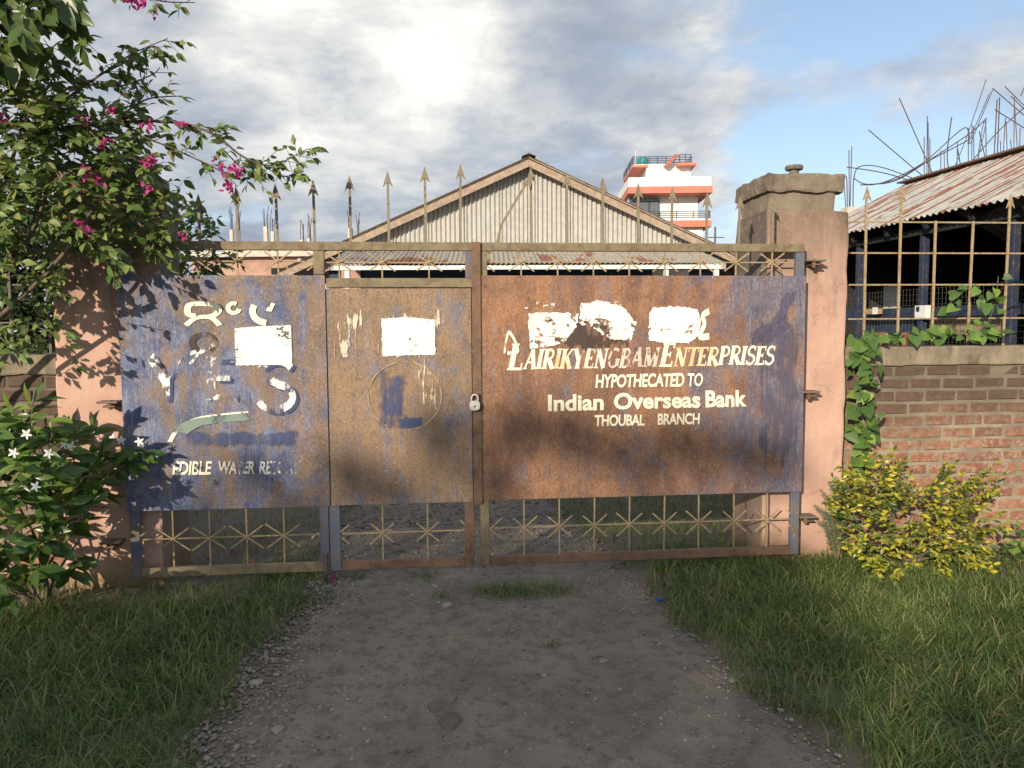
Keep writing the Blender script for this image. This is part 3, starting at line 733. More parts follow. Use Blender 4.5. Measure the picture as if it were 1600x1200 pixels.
strokes_obj([([(.05, .55), (.5, .75), (1, 1)], .18), ([(.05, .05), (.35, .5), (1, 1)], .12)], rect(295, 538, 336, 571), 'paint_white_worn', shL)
strokes_obj([([(.0, .0), (.10, .42), (.30, .72), (.55, .84), (.9, .93)], .055)], rect(266, 640, 402, 690), 'paint_half', shL, name='painted_emblem')
strokes_obj([([(.10, .30), (.28, .58), (.55, .70), (.9, .78)], .22)], rect(266, 640, 402, 690), 'paint_green', shL, name='painted_emblem')
strokes_obj([([(.0, .5), (1, .55)], .7)], rect(275, 668, 490, 706), 'paint_navy_thin', shL, name='painted_emblem')
# wicket: worn round emblem with a blue field, and the ghost of a frame
strokes_obj([(arc(.5, .5, .48, .48, 20, 250, 40), .022), (arc(.5, .5, .48, .48, 285, 375, 20), .03)], rect(573, 563, 692, 674), 'paint_ring', shW, name='painted_emblem')
strokes_obj([([(.5, 0), (.5, 1)], .85)], rect(584, 572, 642, 668), 'paint_navy_thin', shW, name='painted_emblem')
strokes_obj([([(0, .5), (1, .5)], .9)], rect(588, 648, 672, 674), 'paint_navy_field', shW, name='painted_emblem')
strokes_obj([([(.5, 0), (.5, 1)], .95)], rect(640, 562, 692, 640), 'paint_streaks', shW, name='painted_emblem')
strokes_obj([([(.5, 0), (.5, 1)], .95)], rect(521, 482, 577, 558), 'paint_streaks', shW, name='painted_emblem')
strokes_obj([([(.5, 0), (.5, 1)], 1.0)], rect(586, 480, 694, 560), 'paint_streaks', shW, name='painted_emblem')
# right leaf: dark brush strokes and the scraps over the lettering
strokes_obj([([(.0, .5), (1, .5)], .8)], rect(783, 466, 1010, 488), 'paint_scraps', shR, name='painted_emblem')
strokes_obj([([(.0, .1), (.3, .9), (.9, .2), (.2, .1)], .14)], rect(788, 515, 812, 556), 'paint_half', shR, name='painted_emblem')
strokes_obj([([(.9, .95), (.5, .8), (.6, .5), (.3, .1), (.9, .1)], .22)], rect(1085, 484, 1110, 530), CC, shR, name='painted_emblem')
strokes_obj([([(0, .5), (1, .5)], 1.0)], rect(822, 486, 1010, 552), 'paint_brown', shR, name='painted_emblem')

def ragged(px_poly, mat, parent, label, rag=2.2, n=90, seed=0):
    """torn paper: outline broken up at pixel scale"""
    pts = []; m = len(px_poly)
    for i in range(m):
        a, b = Vector(px_poly[i]), Vector(px_poly[(i + 1) % m]); k = max(2, int((b - a).length / 3))
        nrm = Vector((-(b - a).y, (b - a).x)).normalized()
        for j in range(k):
            p = a.lerp(b, j / k); pts.append(p + nrm * rag * (mnoise.noise(Vector((p.x * .22, p.y * .22, seed))) + .6 * random.uniform(-1, 1) * .5))
    y = next_y() - .0012; P = [atY(p.x, p.y, YS) for p in pts]
    cen = sum(P, Vector()) / len(P); L = len(P); m = MB(); rings = 5
    vs = []
    for q in range(rings, 0, -1):
        for p in P:
            w_ = cen.lerp(p, q / rings); vs.append((w_.x, on_sheet(parent, w_.x, w_.z, y), w_.z))
    vs.append((cen.x, on_sheet(parent, cen.x, cen.z, y), cen.z))
    fs = [(q * L + i, q * L + (i + 1) % L, (q + 1) * L + (i + 1) % L, (q + 1) * L + i) for q in range(rings - 1) for i in range(L)]
    fs += [((rings - 1) * L + i, (rings - 1) * L + (i + 1) % L, rings * L) for i in range(L)]
    m.add(vs, fs)
    o = m.build('torn_poster', mat, parent); o['label'] = label
    return o
ragged([(367, 513), (400, 510), (455, 508), (457, 569), (369, 571)], 'paper_white', shL, 'blank white paper pasted above the worn word', .8, seed=1)
ragged([(596, 498), (640, 496), (679, 499), (681, 554), (640, 555), (598, 557)], 'paper_white', shW, 'blank white paper pasted on the wicket door', 1.8, seed=2)
ragged([(1020, 480), (1060, 479), (1089, 483), (1094, 500), (1090, 525), (1075, 536), (1030, 535), (1013, 531), (1014, 490)], 'paper_white', shR, 'whitest rounded paper scrap over the lettering', 1.8, seed=3)
ragged([(825, 490), (870, 488), (904, 490), (900, 510), (880, 538), (828, 545)], 'paper_torn', shR, 'half torn white paper at the left of the lettering', 2.5, seed=4)
ragged([(908, 474), (940, 470), (975, 480), (990, 500), (1002, 512), (985, 532), (950, 528), (925, 512), (905, 505)], 'paper_torn', shR, 'ragged white paper between the other two scraps', 4, seed=5)
ragged([(911, 475), (938, 471), (974, 482), (982, 500), (972, 520), (952, 500), (915, 496)], 'paper_white', shR, 'white layer of the ragged paper scrap', 3, seed=6)

# ------------------------------------------------------------------ pillars
YP = .085; PD = .55
def pillar(pl, pr, label, zs, seed, caps):
    xa, xb = gx(pl, 600, YP), gx(pr, 600, YP); cx = (xa + xb) / 2
    t = thing('gate_pillar', (cx, YP + PD / 2, 0), label, 'pillar', 'pillars of the gate')
    def blk(name, a, b, mat, **k):
        me = rough_box(a, b, seed=seed, **k)
        o = link(name, me, mat, t)
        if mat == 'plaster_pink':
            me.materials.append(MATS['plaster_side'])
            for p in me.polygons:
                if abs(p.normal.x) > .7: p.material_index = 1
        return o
    z1, z2, z3 = zs
    blk('shaft', (xa, YP, -.15), (xb, YP + PD, z1), 'plaster_pink', amp=.007, bev=.018)
    i1, i2 = caps
    blk('neck', (xa + .02, YP + .012, z1 - .02), (xb - .095, YP + PD - .03, z2 + .01), 'concrete_old', amp=.008, bev=.02)
    blk('cap', (xa - .012, YP - .018, z2), (xb - .045, YP + PD + .01, z3), 'concrete_old', amp=.010, bev=.022, step=.035, scale=9)
    kx = cx - .03; ky = YP + .17; z3 = z3 + .02
    lathe = [(.034, z3 - .03), (.034, z3 + .035), (.058, z3 + .037), (.062, z3 + .052), (.058, z3 + .066), (.0, z3 + .068)]
    m = MB(); n = 16; vs = []; fs = []
    for rr, z in lathe:
        for k in range(n): vs.append((kx + max(rr, .001) * math.cos(2 * math.pi * k / n), ky + max(rr, .001) * math.sin(2 * math.pi * k / n), z))
    for j in range(len(lathe) - 1):
        for k in range(n): fs.append((j * n + k, j * n + (k + 1) % n, (j + 1) * n + (k + 1) % n, (j + 1) * n + k))
    m.add(vs, fs).build('finial_stub', 'concrete_old', t, smooth=False)
    return t, xa, xb
zR = (gz(327, 1265, YP), gz(301, 1255, YP + .02), gz(271, 1255, YP))
pilR, pRa, pRb = pillar(1194, 1321, 'right pink plaster gate pillar with stained stepped concrete cap', zR, 2.0, (.035, -.012))
pilL, pLa, pLb = pillar(87, 245, 'left pink plaster gate pillar dappled by leaf shadows', zR, 11.0, (.035, -.012))

# ------------------------------------------------------------------ brick walls with iron grilles
YWALL = .20; WT = .23
ZC1 = gz(541, 1470, YWALL - .02); ZC0 = gz(570, 1470, YWALL)
def brick_proto(k):
    a = MB().box((-.114, -.055, -.0345), (.114, .055, .0345)); bm = bmesh.new(); me = a.mesh('brick'); bm.from_mesh(me)
    bmesh.ops.bevel(bm, geom=list(bm.edges), offset=.006, segments=1, affect='EDGES')
    for v in bm.verts: v.co += mnoise.noise_vector(v.co * 25 + Vector((k * 7.3, 0, 0))) * .0065
    bm.to_mesh(me); bm.free(); return me
BR = [brick_proto(k) for k in range(5)]
def brick_wall(x0, x1, label, mat, seed):
    rnd = random.Random(seed)
    t = thing('brick_wall', ((x0 + x1) / 2, YWALL + WT / 2, 0), label, 'wall', 'garden walls beside the gate')
    org = t.location.copy()
    link('mortar_core', rough_box((x0, YWALL + .006, -.2), (x1, YWALL + WT, ZC0 + .004), step=.12, amp=.006, bev=.004, seed=seed), 'mortar', t)
    link('coping', rough_box((x0 - .01, YWALL - .022, ZC0), (x1, YWALL + WT + .02, ZC1), step=.07, amp=.008, bev=.014, seed=seed), 'coping', t)
    pv = .0895; row = 0; z = ZC0 - .045
    meshes = [m.copy() for m in BR]
    for m in meshes: m.materials.append(MATS[mat])
    while z > -.02:
        x = x0 - rnd.uniform(.02, .05) - (.122 if row % 2 else 0)
        while x < x1 - .02:
            wv = .224 + rnd.uniform(-.022, .010)
            a, b = max(x, x0 + .004), min(x + wv, x1 - .004)
            if b - a > .03:
                o = bpy.data.objects.new('brick', meshes[rnd.randrange(5)]); C.objects.link(o); o.parent = t
                o.location = Vector(((a + b) / 2, YWALL + .055 - rnd.uniform(-.004, .005), z + rnd.uniform(-.003, .003))) - org
                o.scale = ((b - a) / .228, 1, rnd.uniform(.95, 1.04)); o.rotation_euler = (rnd.uniform(-.015, .015), rnd.uniform(-.012, .012), rnd.uniform(-.012, .012))
            x += wv + .019 + rnd.uniform(-.005, .006)
        z -= pv; row += 1
    return t
wallR = brick_wall(pRb + .002, 6.4, 'red brick garden wall right of the gate, blackened along its top courses', 'brick', 5)
wallL = brick_wall(-6.0, pLa - .002, 'dark brick garden wall left of the gate behind shrubs', 'brick_dark', 6)
YG = YWALL + .10
def grille(label, xs, x0, x1, zs, spikes, mat, stop):
    t = thing('iron_grille', ((x0 + x1) / 2, YG, ZC1), label, 'grille', 'iron grilles on the garden walls')
    for z in zs: MB().bar((x0, YG + .008, z), (x1, YG + .008, z + .004), .011, .007).build('horizontal_bar', mat, t)
    for i, x in enumerate(xs):
        lean = random.uniform(-.012, .012)
        if i in spikes:
            tip = Vector((x + lean * 1.3, YG, gz(spikes[i], proj((x, YG, 2.2))[0], YG)))
            s = MB().bar((x, YG, ZC1 - .02), tip - Vector((0, 0, .05)), .017, .009).build('vertical_bar', mat, t)
            arrow_head(tip, (0, 0, 1)).build('arrow_head', mat, s)
        else:
            MB().bar((x, YG, ZC1 - .02), (x + lean, YG, zs[0] + stop), .017, .009).build('vertical_bar', mat, t)
    return t
gxs = [gx(p, 443, YG) for p in (1352, 1405, 1459, 1515, 1571)]
dx = gxs[-1] - gxs[-2]; gxs += [gxs[-1] + dx * k for k in range(1, 8)]
gzs = [gz(y, 1420, YG) for y in (347, 395.5, 445, 498)]
grille('tan iron bar grille on the right brick wall in front of the shed', gxs, pRb + .002, 6.35, gzs, {0: 291, 1: 292, 4: 303, 7: 300, 9: 300}, 'bar_tan', .01)
lxs = [pLa - .12 - .235 * k for k in range(14)]
grille('dark iron bar grille on the left wall behind the bougainvillea', lxs, -5.95, pLa - .002, gzs, {0: 300, 3: 300, 6: 300}, 'wire_steel', .01)

# ------------------------------------------------------------------ corrugated building helper
def corr(name, P, Q, Rr, S, pitch, amp, mat, parent, along=4, seg=6, uvo=(0, 0)):
    mb = corrugated(P, Q, Rr, S, pitch, amp, along, seg); me = mb.mesh(name, smooth=True, fixn=False)
    P, Q, Rr, S = map(Vector, (P, Q, Rr, S)); nw = max(1, round((Q - P).length / pitch)); q = nw * seg + 1
    uv = me.uv_layers.new(name='UVMap'); W = (Q - P).length; H = (S - P).length
    idx = np.empty(len(me.loops), dtype=np.int32); me.loops.foreach_get('vertex_index', idx)
    u = (idx % q) / (q - 1) * W + uvo[0]; v = (idx // q) / along * H + uvo[1]
    uv.data.foreach_set('uv', np.stack([u, v], 1).astype(np.float32).ravel())
    return link(name, me, mat, parent)

# ------------------------------------------------------------------ hall with the gable
HA = R(-3.67); HX = Vector((math.cos(HA), math.sin(HA), 0)); HN = Vector((-HX.y, HX.x, 0))   # HN points away from the viewer
P0 = atD(825, 400, 18.0)
def hall(px, py, back=0.0): return at_plane(px, py, P0 + HN * back, HN)
Zv = Vector((0, 0, 1))
peak = hall(826, 249, .0); le = hall(500, 396); re_ = hall(1138, 397)
ez = (le.z + re_.z) / 2
hallo = thing('gabled_hall', (P0.x, P0.y, 0), 'long hall with grey corrugated gable and weathered bargeboards behind the gate', 'building')
# gable sheets, each one a part
Lx, Rx, Px = [(p - P0).dot(HX) for p in (le, re_, peak)]
def hp(x, z, back=0.0): return P0 + HX * x + HN * back + Zv * (z - P0.z)
def roofz(x): return ez + (peak.z - ez) * ((x - Lx) / (Px - Lx) if x < Px else (Rx - x) / (Rx - Px))
xa = Lx; SW = .84; k = 0
cuts = []
while xa < Rx - .01:
    xb = min(xa + SW, Rx)
    segs = [(xa, xb)] if not (xa < Px - .01 < xb) else [(xa, Px), (Px, xb)]
    for a, b in segs:
        if b - a < .05: continue
        P, Q = hp(a, ez - .35, .30 + .012 * (k % 2)), hp(b + .04, ez - .35, .30 + .012 * (k % 2))
        S, Rr = hp(a, max(roofz(a) - .05, ez - .3), .30 + .012 * (k % 2)), hp(b + .04, max(roofz(b + .04) - .05, ez - .3), .30 + .012 * (k % 2))
        corr('gable_sheet', P, Q, Rr, S,   .105, .026, 'tin_grey', hallo, along=1, seg=8)
        k += 1
    xa = xb
OV = .95
for x0, z0, x1, z1 in ((Lx - OV, None, Px, None), (Rx + OV, None, Px, None)):
    s = 1 if x0 < Px else -1
    zl = roofz(Lx) if s > 0 else roofz(Rx); xe = Lx if s > 0 else Rx
    slope = (peak.z - zl) / (Px - xe); ze = peak.z + slope * (x0 - Px)
    a, b = hp(x0, ze, -.02), hp(Px, peak.z, -.02)
    MB().prism([a, b, b - Zv * .17, a - Zv * .17], HN * .035).build('bargeboard', 'wood_weathered', hallo, bevel=.004)
    a2, b2 = hp(x0, ze + .02, -.05), hp(Px, peak.z + .02, -.05)
    MB().prism([a2, b2, b2 + Zv * .03, a2 + Zv * .03], HN * .085).build('verge_strip', 'wood_weathered', hallo)
    corr('roof_sheet', hp(x0, ze + .055, -.10), hp(x0, ze + .055, 16), hp(Px, peak.z + .055, 16), hp(Px, peak.z + .055, -.10), .105, .016, 'tin_awning', hallo, along=4, seg=4)
m = MB().prism([hp(Px - .16, peak.z + .05, -.13), hp(Px, peak.z + .125, -.13), hp(Px + .16, peak.z + .05, -.13), hp(Px, peak.z + .09, -.13)], HN * 16)
m.build('ridge_cap', 'wood_dark', hallo)
MB().prism([hp(Lx + .1, 0, .5), hp(Rx - .1, 0, .5), hp(Rx - .1, ez - .25, .5), hp(Lx + .1, ez - .25, .5)], HN * 15).build('wall', 'navy_wall', hallo)
# lean-to roof along the front
AW = -2.4
def aw(px, py): return at_plane(px, py, P0 + HN * AW, HN)
a0, a1 = aw(511, 413), aw(1131, 411); ax0, ax1 = [(p - P0).dot(HX) for p in (a0, a1)]
za = (a0.z + a1.z) / 2; zt = za + .60
x = ax0; k = 0
while x < ax1 - .05:
    x2 = min(x + .78, ax1); d = .010 * (k % 2)
    corr('awning_sheet', hp(x, za + d, AW), hp(x2 + .05, za + d, AW), hp(x2 + .05, zt + d, .28), hp(x, zt + d, .28), .105, .017, 'tin_awning', hallo, along=2, seg=6)
    x = x2; k += 1
MB().prism([hp(ax0 + .12, za - .11, AW + .06), hp(ax1 - .05, za - .11, AW + .06), hp(ax1 - .05, za - .022, AW + .06), hp(ax0 + .12, za - .022, AW + .06)], HN * .03).build('fascia', 'white_trim', hallo)
for px in (541, 1043, 1122):
    q = aw(px, 430); xx = (q - P0).dot(HX)
    MB().box((0, 0, 0), (1, 1, 1)); MB().obox(hp(xx, (za - .12) / 2 + .0, AW + .14), HX * .05, HN * .05, Zv * (za - .12) / 2).build('post', 'white_trim', hallo, bevel=.006)
MB().prism([hp(ax0 + .45, 0, -.9), hp(ax1 - 1.15, 0, -.9), hp(ax1 - 1.15, za + .12, -.9), hp(ax0 + .45, za + .12, -.9)], HN * .12).build('front_wall', 'navy_wall', hallo)
MB().prism([hp(ax0 + .02, 0, -1.0), hp(ax0 + .44, 0, -1.0), hp(ax0 + .44, za - .02, -1.0), hp(ax0 + .02, za - .02, -1.0)], HN * .2).build('brick_pier', 'brick_far', hallo)
MB().prism([hp(ax1 - 1.13, 0, -.8), hp(ax1 - .3, 0, -.8), hp(ax1 - .3, za - .02, -.8), hp(ax1 - 1.13, za - .02, -.8)], HN * .2).build('end_wall', 'white_paint', hallo)

# ------------------------------------------------------------------ white house far behind
WD = 46.0
wp = atD(1047, 400, WD); WA = R(-5.574 - 2); WX = Vector((math.cos(WA), math.sin(WA), 0)); WN = Vector((-WX.y, WX.x, 0))
house = thing('white_house', (wp.x, wp.y, 0), 'white three storey house with coral bands and rooftop railing', 'building')
def wq(px, py, back=0.0):
    p = at_plane(px, py, wp + WN * back, WN); return (p - wp).dot(WX), p.z
def wbox(name, x0, z0, x1, z1, b0, b1, mat, parent=house, bevel=0.0):
    return MB().obox(wp + WX * (x0 + x1) / 2 + WN * (b0 + b1) / 2 + Zv * ((z0 + z1) / 2 - wp.z), WX * abs(x1 - x0) / 2, WN * abs(b1 - b0) / 2, Zv * abs(z1 - z0) / 2).build(name, mat, parent, bevel=bevel)
X0, X1 = wq(982, 300)[0], wq(1111, 300)[0]
zz = lambda y: wq(1040, y)[1]
wbox('wall', X0 + .15, 0, X1 - .55, zz(293), 1.1, 9, 'white_paint')
wbox('parapet', X0, zz(292), X1, zz(276.5), 0, 9.2, 'white_paint')
wbox('band', X0 - .04, zz(302), X1 + .08, zz(291.5), -.10, 9.3, 'coral_paint')
wbox('band', X0 - .04, zz(355), X1 + .03, zz(345), -.12, 9.3, 'coral_paint')
wbox('slab', X0, zz(345.2), X1, zz(342.5), -.05, 9.2, 'white_paint')
wbox('lower_wall', X0, 0, X1 - .4, zz(355.2), .3, 9.1, 'white_paint')
f = wbox('window', wq(983, 330, 1.0)[0], zz(338), wq(1030, 330, 1.0)[0], zz(305), .98, 1.08, 'rail_dark')
for a, b in ((984.5, 998), (1000, 1013), (1015.5, 1029)):
    wbox('pane', wq(a, 330, 1)[0], zz(337), wq(b, 330, 1)[0], zz(312), .93, .97, 'window_glass', f)
wbox('pane', wq(984.5, 330, 1)[0], zz(310.5), wq(1029, 330, 1)[0], zz(306), .93, .97, 'window_glass', f)
def wrail(pa, pb, z0, z1, n, bars, b0, b1):
    t = MB()
    for k in range(bars):
        z = z0 + (z1 - z0) * (k + 1) / bars
        t.tube([wp + WX * pa + WN * b0 + Zv * (z - wp.z), wp + WX * pb + WN * b1 + Zv * (z - wp.z)], .024, 5)
    for k in range(n + 1):
        u = k / n; p = wp + WX * (pa + (pb - pa) * u) + WN * (b0 + (b1 - b0) * u)
        t.tube([p + Zv * (z0 - wp.z), p + Zv * (z1 - wp.z)], .026, 5)
    return t.build('railing', 'rail_dark', house)
wrail(X0 + .9, X1 - .05, zz(343), zz(330.5), 4, 4, .0, .0); wrail(X1 - .05, X1 - .05, zz(343), zz(330.5), 2, 4, .0, 1.2)
PB = 2.0
ph = lambda x, y: wq(x, y, PB)
wbox('penthouse', ph(1010, 270)[0], zz(280), ph(1079, 270)[0], ph(1040, 258.5)[1], PB, PB + 5, 'white_paint')
wbox('band', ph(988, 270)[0], ph(1040, 261)[1], ph(1012, 270)[0], ph(1040, 257.5)[1], PB - .1, PB + 5, 'coral_paint')
wbox('band', ph(1056, 270)[0], ph(1040, 262)[1], ph(1085, 270)[0], ph(1040, 258)[1], PB - .7, PB + 5, 'coral_paint')
wbox('slab', ph(990, 270)[0], ph(1040, 258.4)[1], ph(1079, 270)[0], ph(1040, 256.5)[1], PB - .05, PB + 5, 'white_paint')
r0z, r1z = ph(1040, 257)[1], ph(1040, 244.5)[1]
wrail(ph(990, 0)[0], ph(1056, 0)[0], r0z, r1z, 5, 4, PB + .05, PB + .05); wrail(ph(1056, 0)[0], ph(1083, 0)[0], r0z, r1z + .12, 3, 4, PB + .1, PB + .1)
wrail(ph(990, 0)[0], ph(990, 0)[0], r0z, r1z, 3, 4, PB, PB + 5); wrail(ph(1083, 0)[0], ph(1083, 0)[0], r0z, r1z, 2, 4, PB, PB + 3)
# outside stair up to the roof
st = MB()
for k in range(9):
    u = k / 8; x = ph(1041, 0)[0] + u * (ph(1058, 0)[0] - ph(1041, 0)[0]); z = ph(0, 275)[1] + u * (ph(0, 259)[1] - ph(0, 275)[1])
    st.obox(wp + WX * x + WN * (PB - .35) + Zv * (z - wp.z), WX * .12, WN * .25, Zv * .025)
st.build('stair', 'coral_paint', house)
tp = wp + WX * ph(1009, 0)[0] + WN * (PB + 1.0) + Zv * (r0z - wp.z)
tank = thing('water_tank', tp, 'teal plastic water tank on the roof of the white house', 'tank')
m = MB(); prof = [(.36, 0), (.36, .09), (.34, .10), (.36, .12), (.36, .26), (.34, .27), (.36, .29), (.36, .55), (.30, .62), (.14, .66), (.14, .71), (.01, .72)]
n = 18; vs = []; fs = []
for rr, z in prof:
    for k in range(n): vs.append(tp + Vector((rr * math.cos(2 * math.pi * k / n), rr * math.sin(2 * math.pi * k / n), z)))
for j in range(len(prof) - 1):
    for k in range(n): fs.append((j * n + k, j * n + (k + 1) % n, (j + 1) * n + (k + 1) % n, (j + 1) * n + k))
m.add(vs, fs).build('body', 'tank_teal', tank)
MB().tube([tp + Vector((-.45, 0, 0)), tp + Vector((-.45, 0, 1.1))], .02, 5).build('pipe', 'plastic_white', tank)

# ------------------------------------------------------------------ unfinished brick house, far left
UD = 30.0; up0 = atD(400, 400, UD); UX, UN = WX, WN
ub = thing('unfinished_house', (up0.x, up0.y, 0), 'unfinished pale brick house with bare columns and steel rods, far left', 'building', 'unfinished buildings')
def uq(px, py, back=0.0):
    p = at_plane(px, py, up0 + UN * back, UN); return (p - up0).dot(UX), p.z
def ubox(name, x0, z0, x1, z1, b0, b1, mat, parent=ub):
    return MB().obox(up0 + UX * (x0 + x1) / 2 + UN * (b0 + b1) / 2 + Zv * ((z0 + z1) / 2 - up0.z), UX * abs(x1 - x0) / 2, UN * abs(b1 - b0) / 2, Zv * abs(z1 - z0) / 2).build(name, mat, parent)
ux0, ux1 = uq(300, 400)[0], uq(545, 400)[0]; uz = lambda y: uq(400, y)[1]
ubox('wall', ux0, 0, ux1, uz(402), 0, 7, 'brick_far'); ubox('slab', ux0 - .2, uz(402), ux1 + .2, uz(394), -.3, 7.2, 'concrete_pale')
ubox('pilaster', uq(455, 0)[0], 0, uq(461, 0)[0], uz(402), -.08, 0, 'concrete_pale'); ubox('parapet', uq(330, 0)[0], uz(394), uq(500, 0)[0], uz(388), .4, .6, 'concrete_pale')
for a, b, c, d in ((330, 403, 351, 411), (412, 419, 434, 429), (477, 404, 492, 411)):
    wv = ubox('window', uq(a, 0)[0], uz(d), uq(b if b > a else c, 0)[0], uz(b), -.02, .1, 'dark_interior') if False else ubox('window', uq(a, 0)[0], uz(d), uq(c, 0)[0], uz(b), -.03, .05, 'dark_interior')
def rods(parent, base, n, h, spread, rad):
    for k in range(n):
        o = base + Vector((random.uniform(-spread, spread), random.uniform(-spread, spread), 0)); hh = h * random.uniform(.6, 1.1)
        MB().tube([o - Zv * .1, o + Vector((random.uniform(-.02, .02), random.uniform(-.02, .02), .5)) * hh, o + Vector((random.uniform(-.09, .09), random.uniform(-.05, .05), 1)) * hh], rad, 4).build('rebar', 'rebar_rust', parent)
for px, ytop, wpx in ((346, 357, 5), (357, 359, 5), (401, 353, 6), (412, 361, 5), (458, 374, 6), (537, 357, 7), (548, 368, 5), (310, 368, 5), (470, 372, 4)):
    a, b = uq(px - wpx / 2, 0)[0], uq(px + wpx / 2, 0)[0]
    ubox('column', a, uz(394), b, uz(ytop), .2, .2 + (b - a), 'concrete_pale')
    rods(ub, up0 + UX * (a + b) / 2 + UN * .3 + Zv * (uz(ytop) - up0.z), 4, random.uniform(.7, 1.1), .08, .012)

# ------------------------------------------------------------------ tin shed on the right
SH = 1.05
def cam_pt(lat, dep, z):                           # horizontal camera frame
    f2 = Vector((math.sin(YAW), math.cos(YAW), 0)); r2 = Vector((math.cos(YAW), -math.sin(YAW), 0))
    p = Vector((CAM.x, CAM.y, 0)) + r2 * lat + f2 * dep; p.z = z; return p
ze = CAM.z + SH; zr = CAM.z + 1.80 * SH
EA = cam_pt(3.45 * SH, 9.76 * SH, ze); EB = cam_pt(4.0 * SH, 6.0 * SH, ze)
sd = (EB - EA).normalized(); EN = EA + sd * (3.8 * SH + .9); rd = Vector((-sd.y, sd.x, 0))
if rd.dot(rt) < 0: rd = -rd
RUN = 1.62 * SH
shed = thing('tin_shed', ((EA + EN) / 2).xy.to_3d(), 'open shed with rust streaked corrugated roof behind the right wall', 'shed')
L = (EN - EA).length; x = 0; k = 0
while x < L - .05:
    x2 = min(x + .80, L); d = Vector((0, 0, .009 * (k % 2)))
    corr('roof_sheet', EA + sd * x + d, EA + sd * (x2 + .05) + d, EA + sd * (x2 + .05) + rd * RUN + Zv * (zr - ze) + d, EA + sd * x + rd * RUN + Zv * (zr - ze) + d, .085, .014, 'tin_shed', shed, along=6, seg=6, uvo=(x, 0))
    x = x2; k += 1
corr('roof_sheet', EA + rd * 2 * RUN, EN + rd * 2 * RUN, EN + rd * RUN + Zv * (zr - ze), EA + rd * RUN + Zv * (zr - ze), .085, .014, 'tin_shed', shed, along=4)
MB().bar(EA + rd * RUN + Zv * (zr - ze + .02), EN + rd * RUN + Zv * (zr - ze + .02), .26, .02, up=(0, 0, 1)).build('ridge_cap', 'frame_brown', shed)
for x in np.arange(.1, L, .62):
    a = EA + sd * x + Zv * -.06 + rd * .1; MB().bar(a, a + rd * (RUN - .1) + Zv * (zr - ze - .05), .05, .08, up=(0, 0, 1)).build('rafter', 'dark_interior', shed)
MB().bar(EA + rd * .22 - Zv * .10, EN + rd * .22 - Zv * .10, .05, .06, up=(0, 0, 1)).build('wall_plate', 'dark_interior', shed)  # rafters and plate near black: shade under the eave put into their colour
def eave_t(px, off):
    lo, hi = 0.0, L
    for _ in range(40):
        mid = (lo + hi) / 2
        if proj(EA + sd * mid + rd * off)[0] < px: lo = mid
        else: hi = mid
    return lo
for px in (1345, 1446, 1588):
    q = EA + sd * eave_t(px, .25) + rd * .25
    MB().obox(Vector((q.x, q.y, (ze - .12) / 2)), sd * .035, rd * .035, Zv * (ze - .12) / 2).build('post', 'blue_post', shed, bevel=.006)
def side_pt(px, py, off):                         # point on the shed's open side
    return at_plane(px, py, EA + rd * off, rd)
zb = side_pt(1450, 487, .25).z
MB().bar(Vector((*(EA + rd * .30).xy, zb)), Vector((*(EN + rd * .30).xy, zb)), .06, .10, up=(0, 0, 1)).build('rail', 'blue_post', shed)
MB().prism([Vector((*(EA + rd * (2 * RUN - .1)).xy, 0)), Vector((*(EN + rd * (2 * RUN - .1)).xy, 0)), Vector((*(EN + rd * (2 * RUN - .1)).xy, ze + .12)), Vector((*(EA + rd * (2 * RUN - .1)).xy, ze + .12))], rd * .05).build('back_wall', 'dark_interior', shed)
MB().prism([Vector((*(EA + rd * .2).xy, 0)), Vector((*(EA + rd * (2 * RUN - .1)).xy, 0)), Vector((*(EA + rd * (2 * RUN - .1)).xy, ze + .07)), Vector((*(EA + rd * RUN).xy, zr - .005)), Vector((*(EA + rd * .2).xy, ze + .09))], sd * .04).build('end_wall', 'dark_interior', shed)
MB().prism([Vector((*(EN + rd * .2).xy, 0)), Vector((*(EN + rd * (2 * RUN - .1)).xy, 0)), Vector((*(EN + rd * (2 * RUN - .1)).xy, ze + .07)), Vector((*(EN + rd * RUN).xy, zr - .005)), Vector((*(EN + rd * .2).xy, ze + .09))], -sd * .04).build('end_wall', 'dark_interior', shed)  # near end wall, out of view, added to keep light out of the shed
# wire netting in the open side: below the rail
net = MB(); z0n, z1n = .5, zb + .25
for x in np.arange(0.1, L, .055): q = EA + sd * x + rd * .33; net.tube([Vector((q.x, q.y, z0n)), Vector((q.x, q.y, z1n))], .0016, 3, cap=False)
for z in np.arange(z0n, z1n, .055): net.tube([Vector((*(EA + rd * .33).xy, z)), Vector((*(EN + rd * .33).xy, z))], .0016, 3, cap=False)
net.build('wire_netting', 'wire_steel', shed)
def side_board(name, px0, py0, px1, py1, off, mat, th=.03, parent=shed):
    a, b = side_pt(px0, py1, off), side_pt(px1, py0, off)
    return MB().prism([a, Vector((b.x, b.y, a.z)), b, Vector((a.x, a.y, b.z))], rd * th).build(name, mat, parent)
side_board('counter_board', 1451, 490, 1526, 522, .42, 'board_tan'); side_board('counter_board', 1529, 486, 1575, 522, .42, 'board_tan')
side_board('counter_board', 1336, 500, 1445, 530, .40, 'navy_wall')
side_board('wall_sheet', 1338, 446, 1405, 490, 1.4, 'white_trim')
mb_ = thing('meter_box', side_pt(1437, 497, .2), 'small white meter box on a blue shed post', 'box')
side_board('casing', 1429, 477, 1446, 497, .17, 'plastic_white', .06, mb_)
side_board('dial_window', 1431, 479, 1436, 487, .165, 'dark_interior', .004, mb_)
jb = thing('junction_box', side_pt(1361, 491, .2), 'small tan switch box on the shed rail near the pillar', 'box')
